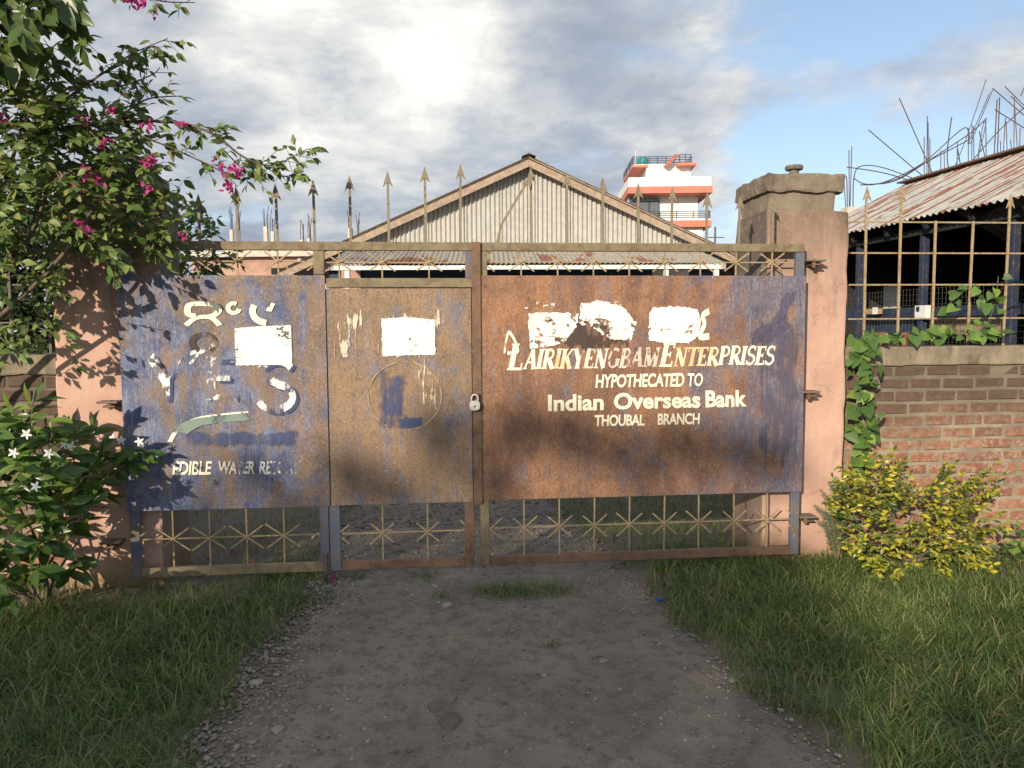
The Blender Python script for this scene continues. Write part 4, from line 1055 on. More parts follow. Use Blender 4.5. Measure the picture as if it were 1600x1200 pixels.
side_board('casing', 1353, 482, 1371, 491, .18, 'board_tan', .06, jb); side_board('cover', 1363, 480, 1371, 491, .175, 'plastic_white', .004, jb)

# ------------------------------------------------------------------ column rods of a building under construction behind the shed
RDp = 15.0
cb = thing('unfinished_house', atD(1500, 500, RDp + .5).xy.to_3d(), 'unfinished concrete house whose steel rods stick up behind the shed', 'building', 'unfinished buildings')
def rod_line(pts, rad=.010):
    P = [atD(x, y, RDp + random.uniform(-.02, .02)) for x, y in pts]
    if len(P) > 2:
        out = []
        for i in range(len(P) - 1):
            p0, p1, p2, p3 = P[max(i - 1, 0)], P[i], P[i + 1], P[min(i + 2, len(P) - 1)]
            for k in range(5):
                s = k / 5; out.append(.5 * ((2 * p1) + (p2 - p0) * s + (2 * p0 - 5 * p1 + 4 * p2 - p3) * s * s + (3 * p1 - p0 - 3 * p2 + p3) * s ** 3))
        P = out + [P[-1]]
    MB().tube(P, rad, 4).build('rebar', 'rebar_rust', cb)
for pts in ([(1327, 340), (1326.5, 235)], [(1328, 330), (1331, 229)], [(1322, 330), (1319, 283), (1323, 280), (1324, 340)], [(1333, 330), (1334, 280), (1344, 260), (1380, 262), (1440, 284)], [(1323, 261), (1380, 270), (1438, 287)], [(1333, 278), (1355, 288), (1400, 280), (1450, 252), (1515, 218)],
            [(1344, 289), (1380, 285), (1440, 256), (1500, 204), (1513, 204), (1514, 225)], [(1358, 288), (1400, 282), (1460, 245), (1516, 208), (1536, 190), (1541, 186), (1537, 210), (1525, 260)], [(1357, 203), (1443, 276)], [(1405, 153), (1460, 278)],
            [(1444, 285), (1444, 214)], [(1448, 285), (1449, 181)], [(1451, 283), (1450, 190)], [(1453, 282), (1453, 216)], [(1484, 275), (1480, 240), (1487, 183)], [(1476, 276), (1475, 236)], [(1470, 276), (1470, 235)], [(1495, 270), (1496, 220)], [(1487, 272), (1510, 215), (1541, 124)],
            [(1512, 225), (1546, 146)], [(1516, 225), (1552, 138)], [(1513, 265), (1513, 200)], [(1518, 262), (1519, 195)], [(1522, 262), (1521, 197)], [(1526, 258), (1536, 195), (1540, 196), (1541, 255)], [(1530, 205), (1540, 250)], [(1520, 250), (1560, 205), (1600, 168)], [(1551, 138), (1600, 180)], [(1554, 171), (1600, 200)], [(1570, 135), (1600, 165)], [(1579, 150), (1602, 172)],
            [(1553, 250), (1558, 155)], [(1558, 250), (1562, 152)], [(1567, 248), (1571, 184)], [(1574, 246), (1572, 190)], [(1584, 243), (1585, 150)], [(1581, 243), (1579, 218)], [(1593, 240), (1594, 200)], [(1595, 150), (1604, 128)], [(1564, 248), (1563, 220)], [(1503, 270), (1496, 232)], [(1590, 240), (1585, 160)]):
    rod_line(pts)
for px in (1328, 1449, 1518, 1560, 1592):
    q = atD(px, 345, RDp); MB().box((q.x - .13, q.y - .13, 0), (q.x + .13, q.y + .13, q.z + .25)).build('column', 'concrete_pale', cb)
q0, q1 = atD(1300, 400, RDp + .1), atD(1680, 400, RDp + .1)
MB().prism([Vector((q0.x, q0.y, 0)), Vector((q1.x, q1.y, 0)), Vector((q1.x, q1.y, 3.1)), Vector((q0.x, q0.y, 3.1))], Vector((.2, 4, 0))).build('wall', 'brick_far', cb)
# pole with a crossarm between the hall and the pillar
pp = atD(1117, 400, 24); pole = thing('utility_pole', (pp.x, pp.y, 0), 'thin rusty utility pole right of the white house', 'pole')
MB().tube([(pp.x, pp.y, 0), (pp.x, pp.y, atD(1117, 355, 24).z)], .032, 8).build('post', 'frame_brown', pole)
q = atD(1117, 371, 24); MB().bar(q - rt * .25, q + rt * .3, .03, .03).build('crossarm', 'frame_brown', pole)

# ------------------------------------------------------------------ plants
def leaf_proto(name, rows, fold=.12, droop=.12, heart=0.0):
    """a leaf one unit long along +y, folded at the midrib; rows = (t, half width)"""
    vs = []; fs = []
    for tt, hw in rows:
        z = -droop * tt * tt
        y = tt
        vs += [(-hw, y - heart * (1 - tt) * hw * 2, z + fold * hw * 2), (0, y, z), (hw, y - heart * (1 - tt) * hw * 2, z + fold * hw * 2)]
    for i in range(len(rows) - 1):
        a = 3 * i; fs += [(a, a + 1, a + 4, a + 3), (a + 1, a + 2, a + 5, a + 4)]
    me = bpy.data.meshes.new(name); me.from_pydata(vs, [], fs); me.shade_smooth()
    at = me.attributes.new('tint', 'FLOAT', 'POINT'); at.data.foreach_set('value', np.zeros(len(vs), dtype=np.float32))
    return me
OV_ = [(0, .02), (.15, .17), (.38, .27), (.65, .21), (.86, .09), (1, .004)]
PROTO = {
 'ovate': [leaf_proto('leaf', OV_, f, d) for f, d in ((.15, .15), (.05, .30), (.25, .05))],
 'lance': [leaf_proto('leaf', [(0, .02), (.2, .12), (.45, .19), (.7, .15), (.9, .06), (1, .003)], f, d) for f, d in ((.15, .25), (.08, .12), (.2, .35))],
 'heart': [leaf_proto('leaf', [(0, .10), (.08, .33), (.25, .46), (.50, .42), (.74, .23), (.91, .07), (1, .004)], f, d, .30) for f, d in ((.10, .15), (.02, .30), (.16, .1))],
 'small': [leaf_proto('leaf', [(0, .03), (.3, .20), (.6, .22), (.88, .10), (1, .005)], f, d) for f, d in ((.2, .1), (.08, .2))],
 'needle': [leaf_proto('leaf', [(0, .03), (.4, .07), (.8, .045), (1, .004)], .1, .2)],
}
def rv(k=1.0): return Vector((random.uniform(-k, k), random.uniform(-k, k), random.uniform(-k, k)))
def leaf_matrix(p, tip, nrm, L):
    y = tip.normalized(); z = nrm - y * nrm.dot(y)
    if z.length < 1e-3: z = y.orthogonal()
    z.normalize(); x = y.cross(z)
    return np.array(((x.x * L, y.x * L, z.x * L, p.x), (x.y * L, y.y * L, z.y * L, p.y), (x.z * L, y.z * L, z.z * L, p.z), (0, 0, 0, 1)))
def join_leaves(name, mats, protos, mat, parent):
    Vs = []; Fs = []; T = []; base = 0
    groups = [[] for _ in protos]
    for M in mats: groups[random.randrange(len(protos))].append(M)
    for me, g in zip(protos, groups):
        if not g: continue
        v = np.array([x.co[:] for x in me.vertices]); v = np.c_[v, np.ones(len(v))]
        f = np.array([tuple(p.vertices) for p in me.polygons]); G = np.array(g)
        W = np.einsum('nij,vj->nvi', G, v)[:, :, :3]; n, k = W.shape[:2]
        Vs.append(W.reshape(-1, 3)); Fs.append((f[None] + (np.arange(n) * k)[:, None, None]).reshape(-1, f.shape[1]) + base)
        T.append(np.repeat(rng.random(n), k)); base += n * k
    V = np.concatenate(Vs); F = np.concatenate(Fs)
    me = bpy.data.meshes.new(name); me.vertices.add(len(V)); me.vertices.foreach_set('co', V.astype(np.float32).ravel())
    me.loops.add(F.size); me.loops.foreach_set('vertex_index', F.astype(np.int32).ravel())
    me.polygons.add(len(F)); me.polygons.foreach_set('loop_start', (np.arange(len(F)) * F.shape[1]).astype(np.int32))
    me.update(calc_edges=True); me.shade_smooth()
    at = me.attributes.new('tint', 'FLOAT', 'POINT'); at.data.foreach_set('value', np.concatenate(T).astype(np.float32))
    return tag(link(name, me, mat, parent), kind='stuff')
def leaves(parent, mats, kind, mat, n_single=300, name='leaf'):
    protos = PROTO[kind]; org = origin_of(parent)
    def score(M):
        p = Vector(M[:3, 3]); x, y = proj(p); dep = (p - CAM).dot(fw)
        if not (0 < x < 1600 and 0 < y < 1200) or dep < .3: return 0
        L = np.linalg.norm(M[:3, 1]); vis = abs((Vector(M[:3, 2]) / L).dot((p - CAM).normalized()))
        return L / dep * (.3 + vis)
    mats = sorted(mats, key=score, reverse=True); k = min(n_single, len(mats))
    pm = []
    for me in protos:
        c = me.copy(); c.materials.append(MATS[mat]); pm.append(c)
    for M in mats[:k]:
        o = bpy.data.objects.new(name, random.choice(pm)); C.objects.link(o); o.parent = parent
        m4 = Matrix(M.tolist()); m4.translation = m4.translation - org; o.matrix_local = m4
    if len(mats) > k: join_leaves('foliage', mats[k:], protos, mat, parent)
def in_poly(x, y, poly):
    c = False; j = len(poly) - 1
    for i in range(len(poly)):
        if (poly[i][1] > y) != (poly[j][1] > y) and x < (poly[j][0] - poly[i][0]) * (y - poly[i][1]) / (poly[j][1] - poly[i][1]) + poly[i][0]: c = not c
        j = i
    return c
def sample(poly, Y0, Y1):
    xs = [p[0] for p in poly]; ys = [p[1] for p in poly]
    while True:
        x, y = random.uniform(min(xs), max(xs)), random.uniform(min(ys), max(ys))
        if in_poly(x, y, poly): return atY(x, y, random.uniform(Y0, Y1))
def twig(mb, out, p, d, length, n, L, droop=.5, spread=.8, rad=.0025, face=Vector((-.3, -.7, .7))):
    """a shoot from p along d with n leaves set along it"""
    d = d.normalized(); pts = [p]; q = p.copy(); v = d.copy(); st = length / n; side = d.cross(Zv)
    if side.length < .1: side = Vector((1, 0, 0))
    side.normalize(); s = random.choice((-1, 1))
    for k in range(n):
        v = (v + Vector((0, 0, -droop * st)) + rv(.14)).normalized(); q = q + v * st; pts.append(q.copy())
        s = -s; tip = v * .55 + side * s * spread * random.uniform(.5, 1.2) + Vector((0, 0, -.35)) + rv(.45)
        out.append(leaf_matrix(q, tip, face + rv(.75), L * random.uniform(.6, 1.25)))
    out.append(leaf_matrix(q, v + Vector((0, 0, -.25)), face + rv(.5), L * random.uniform(.7, 1.1)))
    mb.tube(pts, [rad * (1 - .6 * i / len(pts)) for i in range(len(pts))], 3, cap=False)
def branch(mb, P, r0, r1, n=5):
    Q = smooth_path(P); mb.tube(Q, [r0 + (r1 - r0) * i / (len(Q) - 1) for i in range(len(Q))], n); return Q

# bougainvillea over the left wall
bg = thing('bougainvillea', (-3.55, -.25, 0), 'leafy bougainvillea with magenta blossoms sprawling over the left pillar', 'shrub')
wood = MB(); tw = MB(); lv = []
root = Vector((-3.55, -.25, -.05))
for tgt in ((30, 330), (90, 250), (150, 320), (40, 180), (-60, 260)):
    e = atY(*tgt, -.35); branch(wood, [root + rv(.08), root.lerp(e, .4) + Vector((-.15, 0, .25)), root.lerp(e, .8) + rv(.1), e], .022, .008)
mass = [(-120, 60), (0, 105), (45, 120), (90, 150), (150, 190), (205, 215), (232, 262), (225, 300), (250, 335), (258, 365), (235, 385), (180, 398), (120, 400), (70, 425), (20, 440), (-120, 470)]
cen = atY(60, 330, .1)
for _ in range(500):
    p = sample(mass, -.42, .02); p = p if proj(p)[0] < 170 else p.lerp(atY(*proj(p), -.06), .7); d = (p - cen) * .6 + Vector((.1, -.35, .25)) + rv(.5)
    twig(tw, lv, p, d, random.uniform(.12, .32), random.randint(5, 9), .073)
low = [(-40, 440), (60, 430), (85, 455), (95, 520), (125, 525), (60, 555), (-40, 560)]
for _ in range(26):
    p = sample(low, -.5, -.1); twig(tw, lv, p, Vector((.4, -.3, .1)) + rv(.5), random.uniform(.12, .25), random.randint(4, 7), .065)
arcs = [([(30, 215), (140, 195), (260, 190), (330, 208), (380, 245), (425, 258), (480, 233)], -.30, 1.0, .011),
        ([(70, 190), (110, 150), (160, 115), (205, 85), (262, 60)], -.40, .8, .008), ([(150, 120), (200, 95), (240, 72), (255, 90)], -.35, .9, .006),
        ([(40, 190), (90, 110), (118, 55), (128, 62)], -.5, .35, .006), ([(120, 130), (185, 135), (235, 118), (250, 105)], -.35, .7, .005),
        ([(190, 180), (230, 155), (285, 150)], -.30, 1.0, .006), ([(200, 205), (260, 228), (310, 250), (345, 268), (372, 292)], -.25, .7, .006),
        ([(140, 205), (180, 240), (215, 250), (250, 270)], -.4, .7, .006), ([(350, 235), (385, 270), (410, 285)], -.3, .9, .004), ([(400, 250), (440, 275), (475, 268)], -.3, .9, .004),
        ([(150, -40), (200, -12), (255, 2), (305, 4)], -.45, .8, .006), ([(60, 60), (30, 30), (20, -30)], -.5, .8, .007)]
for pts, Y, dens, r in arcs:
    Q = branch(wood, [atY(x, y, Y + random.uniform(-.04, .04)) for x, y in pts], r, .0025, 4)
    for i in range(len(Q) - 1):
        L_ = (Q[i + 1] - Q[i]).length; n = L_ / .028 * dens; n = int(n) + (random.random() < n % 1)
        for _ in range(n):
            p = Q[i].lerp(Q[i + 1], random.random()); d = (Q[i + 1] - Q[i]).normalized() * .5 + rv(.9) + Vector((0, 0, .1))
            twig(tw, lv, p, d, random.uniform(.04, .13), random.randint(1, 4), .064)
wood.build('stem', 'bark', bg, smooth=True); tag(tw.build('twigs', 'twig', bg, fixn=False), kind='stuff')
leaves(bg, lv, 'ovate', 'leaf_boug', 300)
def blossom(parent, c, n=9, r=.026):
    out = []
    for k in range(n):
        o = c + rv(r * .9); out.append(leaf_matrix(o, rv(1) + Vector((0, -.3, .2)), Vector((0, -1, .4)) + rv(.6), random.uniform(.028, .045)))
    me = join_leaves('blossom', out, PROTO['ovate'], 'bract', parent); del me['kind']
for px, py in ((5, 184), (127, 191), (230, 197), (229, 251), (237, 253), (136, 267), (139, 271), (158, 284), (124, 299), (231, 294), (120, 347), (140, 366), (285, 368), (172, 174), (160, 226), (166, 222), (350, 268), (367, 264), (372, 270), (354, 293), (360, 290), (222, 9), (243, 21), (288, 200), (205, 4), (338, 254)):
    blossom(bg, atY(px, py, -.45 if px < 240 else -.33), random.randint(7, 12), .024)

# broadleaf tree whose boughs hang in from the left
tr = thing('broadleaf_tree', (-4.7, -.5, 0), 'tree with large dark leaves hanging in at the top left corner', 'tree')
wood = MB(); branch(wood, [Vector((-4.7, -.5, -.1)), Vector((-4.72, -.48, 1.2)), Vector((-4.6, -.55, 2.6)), Vector((-4.5, -.5, 4.2))], .085, .05, 8)
lv = []; tw = MB()
for e in ((10, 40, -.6), (70, 0, -.65), (-40, 70, -.5), (30, -60, -.6), (-60, 10, -.6)):
    P = atY(*e); branch(wood, [Vector((-4.6, -.53, 2.7)), Vector((-4.2, -.55, 3.3)).lerp(P, .4), P], .03, .008, 6)
    for _ in range(10): twig(tw, lv, P + rv(.16), Vector((.4, -.2, -.3)) + rv(.6), random.uniform(.1, .2), random.randint(3, 5), .135, .8)
for _ in range(18):
    p = sample([(-200, -120), (30, -120), (40, 10), (10, 60), (-200, 60)], -.7, -.2); twig(tw, lv, p, rv(1) + Vector((.2, 0, -.3)), .18, 5, .10, .8)
for px, py in ((70, 8), (85, 20), (100, 30), (45, 92), (52, 75), (25, 40), (12, 20), (20, 110), (5, 90)):
    lv.append(leaf_matrix(atY(px, py - 18, -.65), Vector((.25, 0, -1)) + rv(.25), Vector((.2, -1, .3)) + rv(.4), random.uniform(.14, .19)))
wood.build('trunk', 'bark', tr, smooth=True); tag(tw.build('twigs', 'twig', tr, fixn=False), kind='stuff'); leaves(tr, lv, 'ovate', 'leaf_big', 120)

# dark bush behind the left wall, green bush behind the left pillar
for name, label, poly, Ya, Yb, n, L, mat, base in (
    ('bush', 'dark bush filling the gap behind the left iron grille', [(-160, 250), (60, 300), (95, 380), (95, 560), (-160, 560)], .75, 1.6, 480, .10, 'leaf_dark', (-4.2, 1.3, 0)),
    ('bush', 'bright green bush showing between left pillar and gate spikes', [(262, 330), (290, 305), (322, 318), (348, 352), (345, 400), (330, 470), (255, 470), (250, 380)], 1.0, 1.5, 90, .07, 'leaf_vine', (-2.15, 1.3, 0))):
    b = thing(name, base, label, 'bush'); wood = MB(); tw = MB(); lv = []
    for _ in range(5):
        e = sample(poly, Ya, Yb); branch(wood, [Vector(base) + rv(.06), Vector(base).lerp(e, .5) + rv(.12), e], .02, .006)
    for _ in range(n): twig(tw, lv, sample(poly, Ya, Yb), rv(1) + Vector((0, -.4, .2)), random.uniform(.12, .3), random.randint(5, 8), L)
    wood.build('stem', 'bark', b); tag(tw.build('twigs', 'twig', b, fixn=False), kind='stuff'); leaves(b, lv, 'ovate', mat, 100)

# white flowered shrub at the left pillar
jz = gnd(85, 935); jz.y = min(jz.y, -.25)
ja = thing('flowering_shrub', (jz.x, jz.y, 0), 'glossy green shrub with small white pinwheel flowers before the left pillar', 'shrub')
wood = MB(); tw = MB(); lv = []
jp = [(-60, 650), (20, 660), (60, 672), (130, 695), (165, 712), (150, 745), (168, 790), (150, 840), (115, 890), (60, 925), (10, 930), (-60, 930)]
for _ in range(9):
    e = sample(jp, -.75, -.2); branch(wood, [Vector((jz.x, jz.y, -.03)) + rv(.07), Vector((jz.x, jz.y, 0)).lerp(e, .5) + rv(.07), e], .013, .005)
for _ in range(118):
    p = sample(jp, -.75, -.10); p = p if proj(p)[0] < 85 else p.lerp(atY(*proj(p), -.14), .75); twig(tw, lv, p, (p - Vector((jz.x, jz.y + .15, .3))).normalized() + rv(.4) + Vector((0, -.2, .3)), random.uniform(.08, .16), random.randint(4, 6), .135, .3, 1.0, .004)
for px, py in ((175, 705), (200, 698), (222, 702), (236, 712), (205, 715), (190, 730)):
    twig(tw, lv, atY(px - 22, py + 6, -.12), Vector((1, -.1, .15)) + rv(.2), .11, 5, .10, .4, .9, .004)
branch(wood, [atY(120, 760, -.35), atY(165, 725, -.18), atY(230, 708, -.13)], .006, .003)
wood.build('stem', 'bark', ja); tag(tw.build('twigs', 'twig_green', ja, fixn=False), kind='stuff'); leaves(ja, lv, 'lance', 'leaf_jasmine', 300)
for px, py in ((181, 683), (195, 686), (223, 688), (108, 693), (118, 695), (84, 706), (100, 729), (104, 735), (64, 757), (50, 676), (30, 705)):
    c = atY(px, py, -.86 if px < 95 else (-.40 if px < 150 else -.17)) + Vector((0, -.05, 0)); out = []
    for k in range(5):
        a = 2 * math.pi * k / 5 + px; out.append(leaf_matrix(c, Vector((math.cos(a), -.25, math.sin(a))), Vector((.25 * math.sin(a), -1, -.25 * math.cos(a))), .030))
    o = join_leaves('flower', out, PROTO['small'], 'flower_white', ja); del o['kind']

# golden shrub before the right wall
dz = gnd(1425, 900); dz.y = -.15
du = thing('golden_shrub', (dz.x, dz.y, 0), 'rounded shrub with yellow green leaves in front of the brick wall', 'shrub')
wood = MB(); tw = MB(); lv = []
dp = [(1296, 800), (1312, 765), (1325, 740), (1345, 752), (1362, 748), (1385, 728), (1402, 735), (1415, 768), (1436, 775), (1455, 752), (1476, 742), (1500, 758), (1525, 752), (1545, 775), (1528, 805), (1536, 835), (1512, 855), (1540, 888), (1515, 905), (1450, 900), (1425, 880), (1400, 900), (1350, 892), (1330, 860), (1322, 835)]
for _ in range(14):
    e = sample(dp, -.42, .05); branch(wood, [Vector((dz.x, dz.y, -.03)) + rv(.06), Vector((dz.x, dz.y, .02)).lerp(e, .5) + rv(.05), e], .010, .004)
for _ in range(370):
    p = sample(dp, -.48, .06); twig(tw, lv, p, (p - Vector((dz.x, dz.y + .1, .2))).normalized() + rv(.45) + Vector((0, -.25, .35)), random.uniform(.06, .19), random.randint(6, 11), .042, .1, .8, .002)
wood.build('stem', 'bark', du); tag(tw.build('twigs', 'twig_green', du, fixn=False), kind='stuff'); leaves(du, lv, 'small', 'leaf_gold', 300)

# feathery plant at the foot of the right pillar
fz = gnd(1300, 880); fz.y = -.06
fe = thing('fern', (fz.x, fz.y, 0), 'dark feathery fern at the foot of the right pillar', 'plant'); tw = MB(); lv = []
for px, py in ((1272, 790), (1282, 765), (1295, 752), (1305, 745), (1318, 750), (1276, 815), (1290, 830), (1310, 800), (1300, 775), (1286, 800)):
    e = atY(px, py, random.uniform(-.22, -.02)); Q = smooth_path([Vector((fz.x, fz.y, 0)) + rv(.03), Vector((fz.x, fz.y, 0)).lerp(e, .6) + Vector((.02, 0, .07)), e])
    tw.tube(Q, .003, 3, cap=False)
    for i in range(3, len(Q) - 1):
        a = (Q[i + 1] - Q[i]).normalized(); sd_ = a.cross(Vector((0, -1, .3))).normalized()
        for s in (-1, 1):
            for k in range(3): lv.append(leaf_matrix(Q[i].lerp(Q[i + 1], k / 3), sd_ * s + a * .5 + rv(.25), Vector((0, -1, .5)) + rv(.4), .055 * (1.15 - i / len(Q))))
tag(tw.build('twigs', 'twig', fe, fixn=False), kind='stuff'); leaves(fe, lv, 'needle', 'fern', 120)

# bean vine hanging beside the right pillar and along the coping
vi = thing('climbing_vine', (gx(1345, 600, .14), .14, 0), 'climbing vine with heart shaped leaves beside the right pillar', 'vine'); tw = MB(); lv = []
for pts, Y, step, L in (([(1362, 520), (1338, 545), (1334, 580), (1345, 620), (1336, 660), (1345, 700), (1338, 745)], .13, .020, .100), ([(1350, 535), (1360, 570), (1352, 610), (1358, 650), (1348, 690)], .13, .030, .090),
                       ([(1335, 535), (1380, 526), (1430, 523), (1480, 519), (1530, 526), (1562, 520)], .24, .024, .090), ([(1535, 528), (1548, 495), (1556, 465), (1560, 432)], .27, .045, .085), ([(1548, 480), (1520, 450), (1490, 468), (1478, 490)], .27, .045, .09), ([(1500, 520), (1520, 500), (1545, 510)], .25, .07, .07)):
    Q = smooth_path([atY(x, y, Y + random.uniform(-.02, .02)) for x, y in pts], 8); tw.tube(Q, .0028, 4)
    acc = 0
    for i in range(len(Q) - 1):
        acc += (Q[i + 1] - Q[i]).length
        while acc > step:
            acc -= step; o = Q[i] + Vector((random.uniform(-.06, .055), -random.uniform(.0, .09), random.uniform(-.03, .04)))
            lv.append(leaf_matrix(o, Vector((random.uniform(-1, 1), -.35 + random.uniform(-.3, .3), -.8 + random.uniform(-.2, .9))), Vector((random.uniform(-.8, .5), -1, .6 + random.uniform(-.6, .5))), L * random.uniform(.45, 1.15)))
tag(tw.build('stem', 'twig_green', vi)); leaves(vi, lv, 'heart', 'leaf_vine', 300)
wd_ = gnd(1597, 880); wd_.y = max(-.35, min(wd_.y, 0))
we = thing('weed', (atY(1597, 870, -.2).x, -.2, 0), 'broad leaved weed at the right edge below the brick wall', 'plant'); tw = MB(); lv = []
for k in range(9): twig(tw, lv, we.location + rv(.05) + Vector((0, 0, .05)), rv(.6) + Vector((0, -.2, 1)), random.uniform(.12, .28), 4, .07)
tag(tw.build('twigs', 'twig_green', we, fixn=False), kind='stuff'); leaves(we, lv, 'ovate', 'leaf_vine', 60)

# potted seedlings along the inside of the grille
for k, px in enumerate((1412, 1456, 1378)):
    p = atY(px, 533, .36); rr = .042
    po = thing('flower_pot', (p.x, .36, ZC1), ['small clay pot standing behind the right grille, middle one of three', 'small clay pot standing behind the right grille, rightmost one of three', 'small clay pot standing behind the right grille, leftmost one of three'][k], 'pot', 'clay pots behind the grille')
    m = MB(); n = 14; prof = [(.6, 0), (.85, .8), (.98, .8), (1, 1), (.85, 1), (.8, .85), (.01, .85)]; vs = []; fs = []
    for a_, z_ in prof:
        for q in range(n): vs.append((p.x + rr * a_ * math.cos(2 * math.pi * q / n), .36 + rr * a_ * math.sin(2 * math.pi * q / n), ZC1 + .10 * z_))
    for j in range(len(prof) - 1):
        for q in range(n): fs.append((j * n + q, j * n + (q + 1) % n, (j + 1) * n + (q + 1) % n, (j + 1) * n + q))
    m.add(vs, fs).build('pot', 'pot_clay', po, smooth=False)

# ------------------------------------------------------------------ grass
def blades(name, P, L, wid, label, bend=.55, dry=0.0):
    """P: (n,3) roots; one mesh of curved grass blades"""
    n = len(P); ang = rng.random(n) * 2 * np.pi; clump = np.array([mnoise.noise(Vector((p[0] * 3, p[1] * 3, 9))) for p in P])
    ang = ang * .8 + clump * 4.0; tilt = .25 + rng.random(n) * (bend + .35) + .25
    d = np.stack([np.cos(ang), np.sin(ang), np.zeros(n)], 1); s = np.stack([-np.sin(ang), np.cos(ang), np.zeros(n)], 1)
    # turn the flat side at random
    tw_ = (rng.random(n) - .5)[:, None] * 1.6; s = s * np.cos(tw_) + d * np.sin(tw_)
    V = np.zeros((n, 7, 3)); ts = (0, .38, .72, 1.0); row = 0
    for i, tt in enumerate(ts):
        a = tilt * (0.35 * tt + .9 * tt * tt)
        c = P + d * (L * tt * np.sin(np.minimum(a, 1.5)))[:, None] + np.array([0, 0, 1.0]) * (L * tt * np.cos(np.minimum(a, 1.45)))[:, None]
        w_ = (wid * (1 - tt) ** .6)[:, None]
        if i < 3: V[:, 2 * i] = c - s * w_; V[:, 2 * i + 1] = c + s * w_
        else: V[:, 6] = c
    F4 = np.array([[0, 1, 3, 2], [2, 3, 5, 4]]); F3 = np.array([[4, 5, 6]])
    off = (np.arange(n) * 7)[:, None, None]; q4 = (F4[None] + off).reshape(-1, 4); q3 = (F3[None] + off).reshape(-1, 3)
    me = bpy.data.meshes.new(name); me.vertices.add(n * 7); me.vertices.foreach_set('co', V.astype(np.float32).ravel())
    li = np.concatenate([q4.ravel(), q3.ravel()]); me.loops.add(len(li)); me.loops.foreach_set('vertex_index', li.astype(np.int32))
    ls = np.concatenate([np.arange(len(q4)) * 4, len(q4) * 4 + np.arange(len(q3)) * 3]); me.polygons.add(len(ls)); me.polygons.foreach_set('loop_start', ls.astype(np.int32))
    me.update(calc_edges=True)
    tint = np.clip(rng.random(n) * .62 + .25 * (clump + .5) + dry, 0, .999)
    tint = np.where(rng.random(n) < .05, .97, tint)
    at = me.attributes.new('tint', 'FLOAT', 'POINT'); at.data.foreach_set('value', np.repeat(tint, 7).astype(np.float32))
    o = link(name, me, 'grass'); return tag(o, label, 'grass', kind='stuff')
def scatter(n, x0, x1, y0, y1, ok):
    out = []
    X = rng.random(n) * (x1 - x0) + x0; Yv = rng.random(n) * (y1 - y0) + y0
    for x, y in zip(X, Yv):
        k = ok(x, y)
        if k and random.random() < k: out.append((x, y, gh(x, y) - .004))
    return np.array(out)
def lawn_l(x, y):
    e = road_l(y) - x + .16 * mnoise.noise(Vector((x * 4, y * 4, 2))) + .06 * mnoise.noise(Vector((x * 13, y * 13, 2)))
    if e < -.03: return 0
    bare = gnd(150, 915)
    if y > .06 and pLa - .05 < x < pLb + .05: return 0
    if y > YWALL - .02 and x < pLb: return 0
    k = min(1, .30 + e * 2.5) * (.55 + .6 * (mnoise.noise(Vector((x * 2.5, y * 2.5, 3))) + .5))
    if y > -.32 and x < -1.2: k *= .16                        # trodden earth below the left pillar
    return max(0, k)
def lawn_r(x, y):
    e = x - road_r(y) + .20 * mnoise.noise(Vector((x * 4, y * 4, 6))) + .07 * mnoise.noise(Vector((x * 13, y * 13, 6)))
    if e < -.03: return 0
    if y > .06 and pRa - .05 < x < pRb + .05: return 0
    if y > YWALL - .02 and x > pRa: return 0
    k = min(1, .25 + e * 1.8) * (.55 + .6 * (mnoise.noise(Vector((x * 2.5, y * 2.5, 3))) + .5))
    if x > 3.55 and y > -.55: k *= .25
    return max(0, k)
def lens(P, lo, hi):
    return lo + (hi - lo) * rng.random(len(P)) ** 1.3
P = np.concatenate([scatter(70000, -3.9, -.3, -3.2, .5, lawn_l), scatter(9000, -7, -3.7, -4.5, .2, lawn_l)]); blades('grass', P, lens(P, .06, .185), .0019 + .0022 * rng.random(len(P)), 'green lawn left of the driveway')
P = np.concatenate([scatter(90000, .6, 4.4, -3.3, .5, lawn_r), scatter(9000, 4.2, 7, -4.5, .2, lawn_r)]); blades('grass', P, lens(P, .06, .19), .0019 + .0022 * rng.random(len(P)), 'lusher lawn right of the driveway', dry=.05)
tc = gnd(808, 928)
def tuft(x, y): 
    k = max(0, 1 - ((x - tc.x) / .34) ** 2 - ((y - tc.y) / .16) ** 2)
    for px, py, r in ((688, 935, .07), (665, 905, .12), (860, 1013, .06), (560, 905, .09), (868, 925, .16)):
        q = gnd(px, py); k = max(k, .5 * max(0, 1 - ((x - q.x) ** 2 + (y - q.y) ** 2) / r ** 2))
    return k
P = scatter(26000, -1.2, .9, -1.6, .2, tuft); blades('grass', P, lens(P, .05, .15), .0015 + .0014 * rng.random(len(P)), 'small grass tufts in the middle of the driveway before the gate', .8, .08)
def yard(x, y):
    k = .6 * max(0, mnoise.noise(Vector((x * 1.2, y * 1.2, 7))) + .25)
    a, b = road_l(y) + .35, road_r(y) - .1
    if a < x < b: k *= .04
    if x > b: k = max(k, .8)
    return k
P = scatter(26000, -3.2, 3.6, .7, 4.5, yard); blades('grass', P, lens(P, .05, .16), .0018 + .0016 * rng.random(len(P)), 'patchy grass in the yard behind the gate', .7, .06)

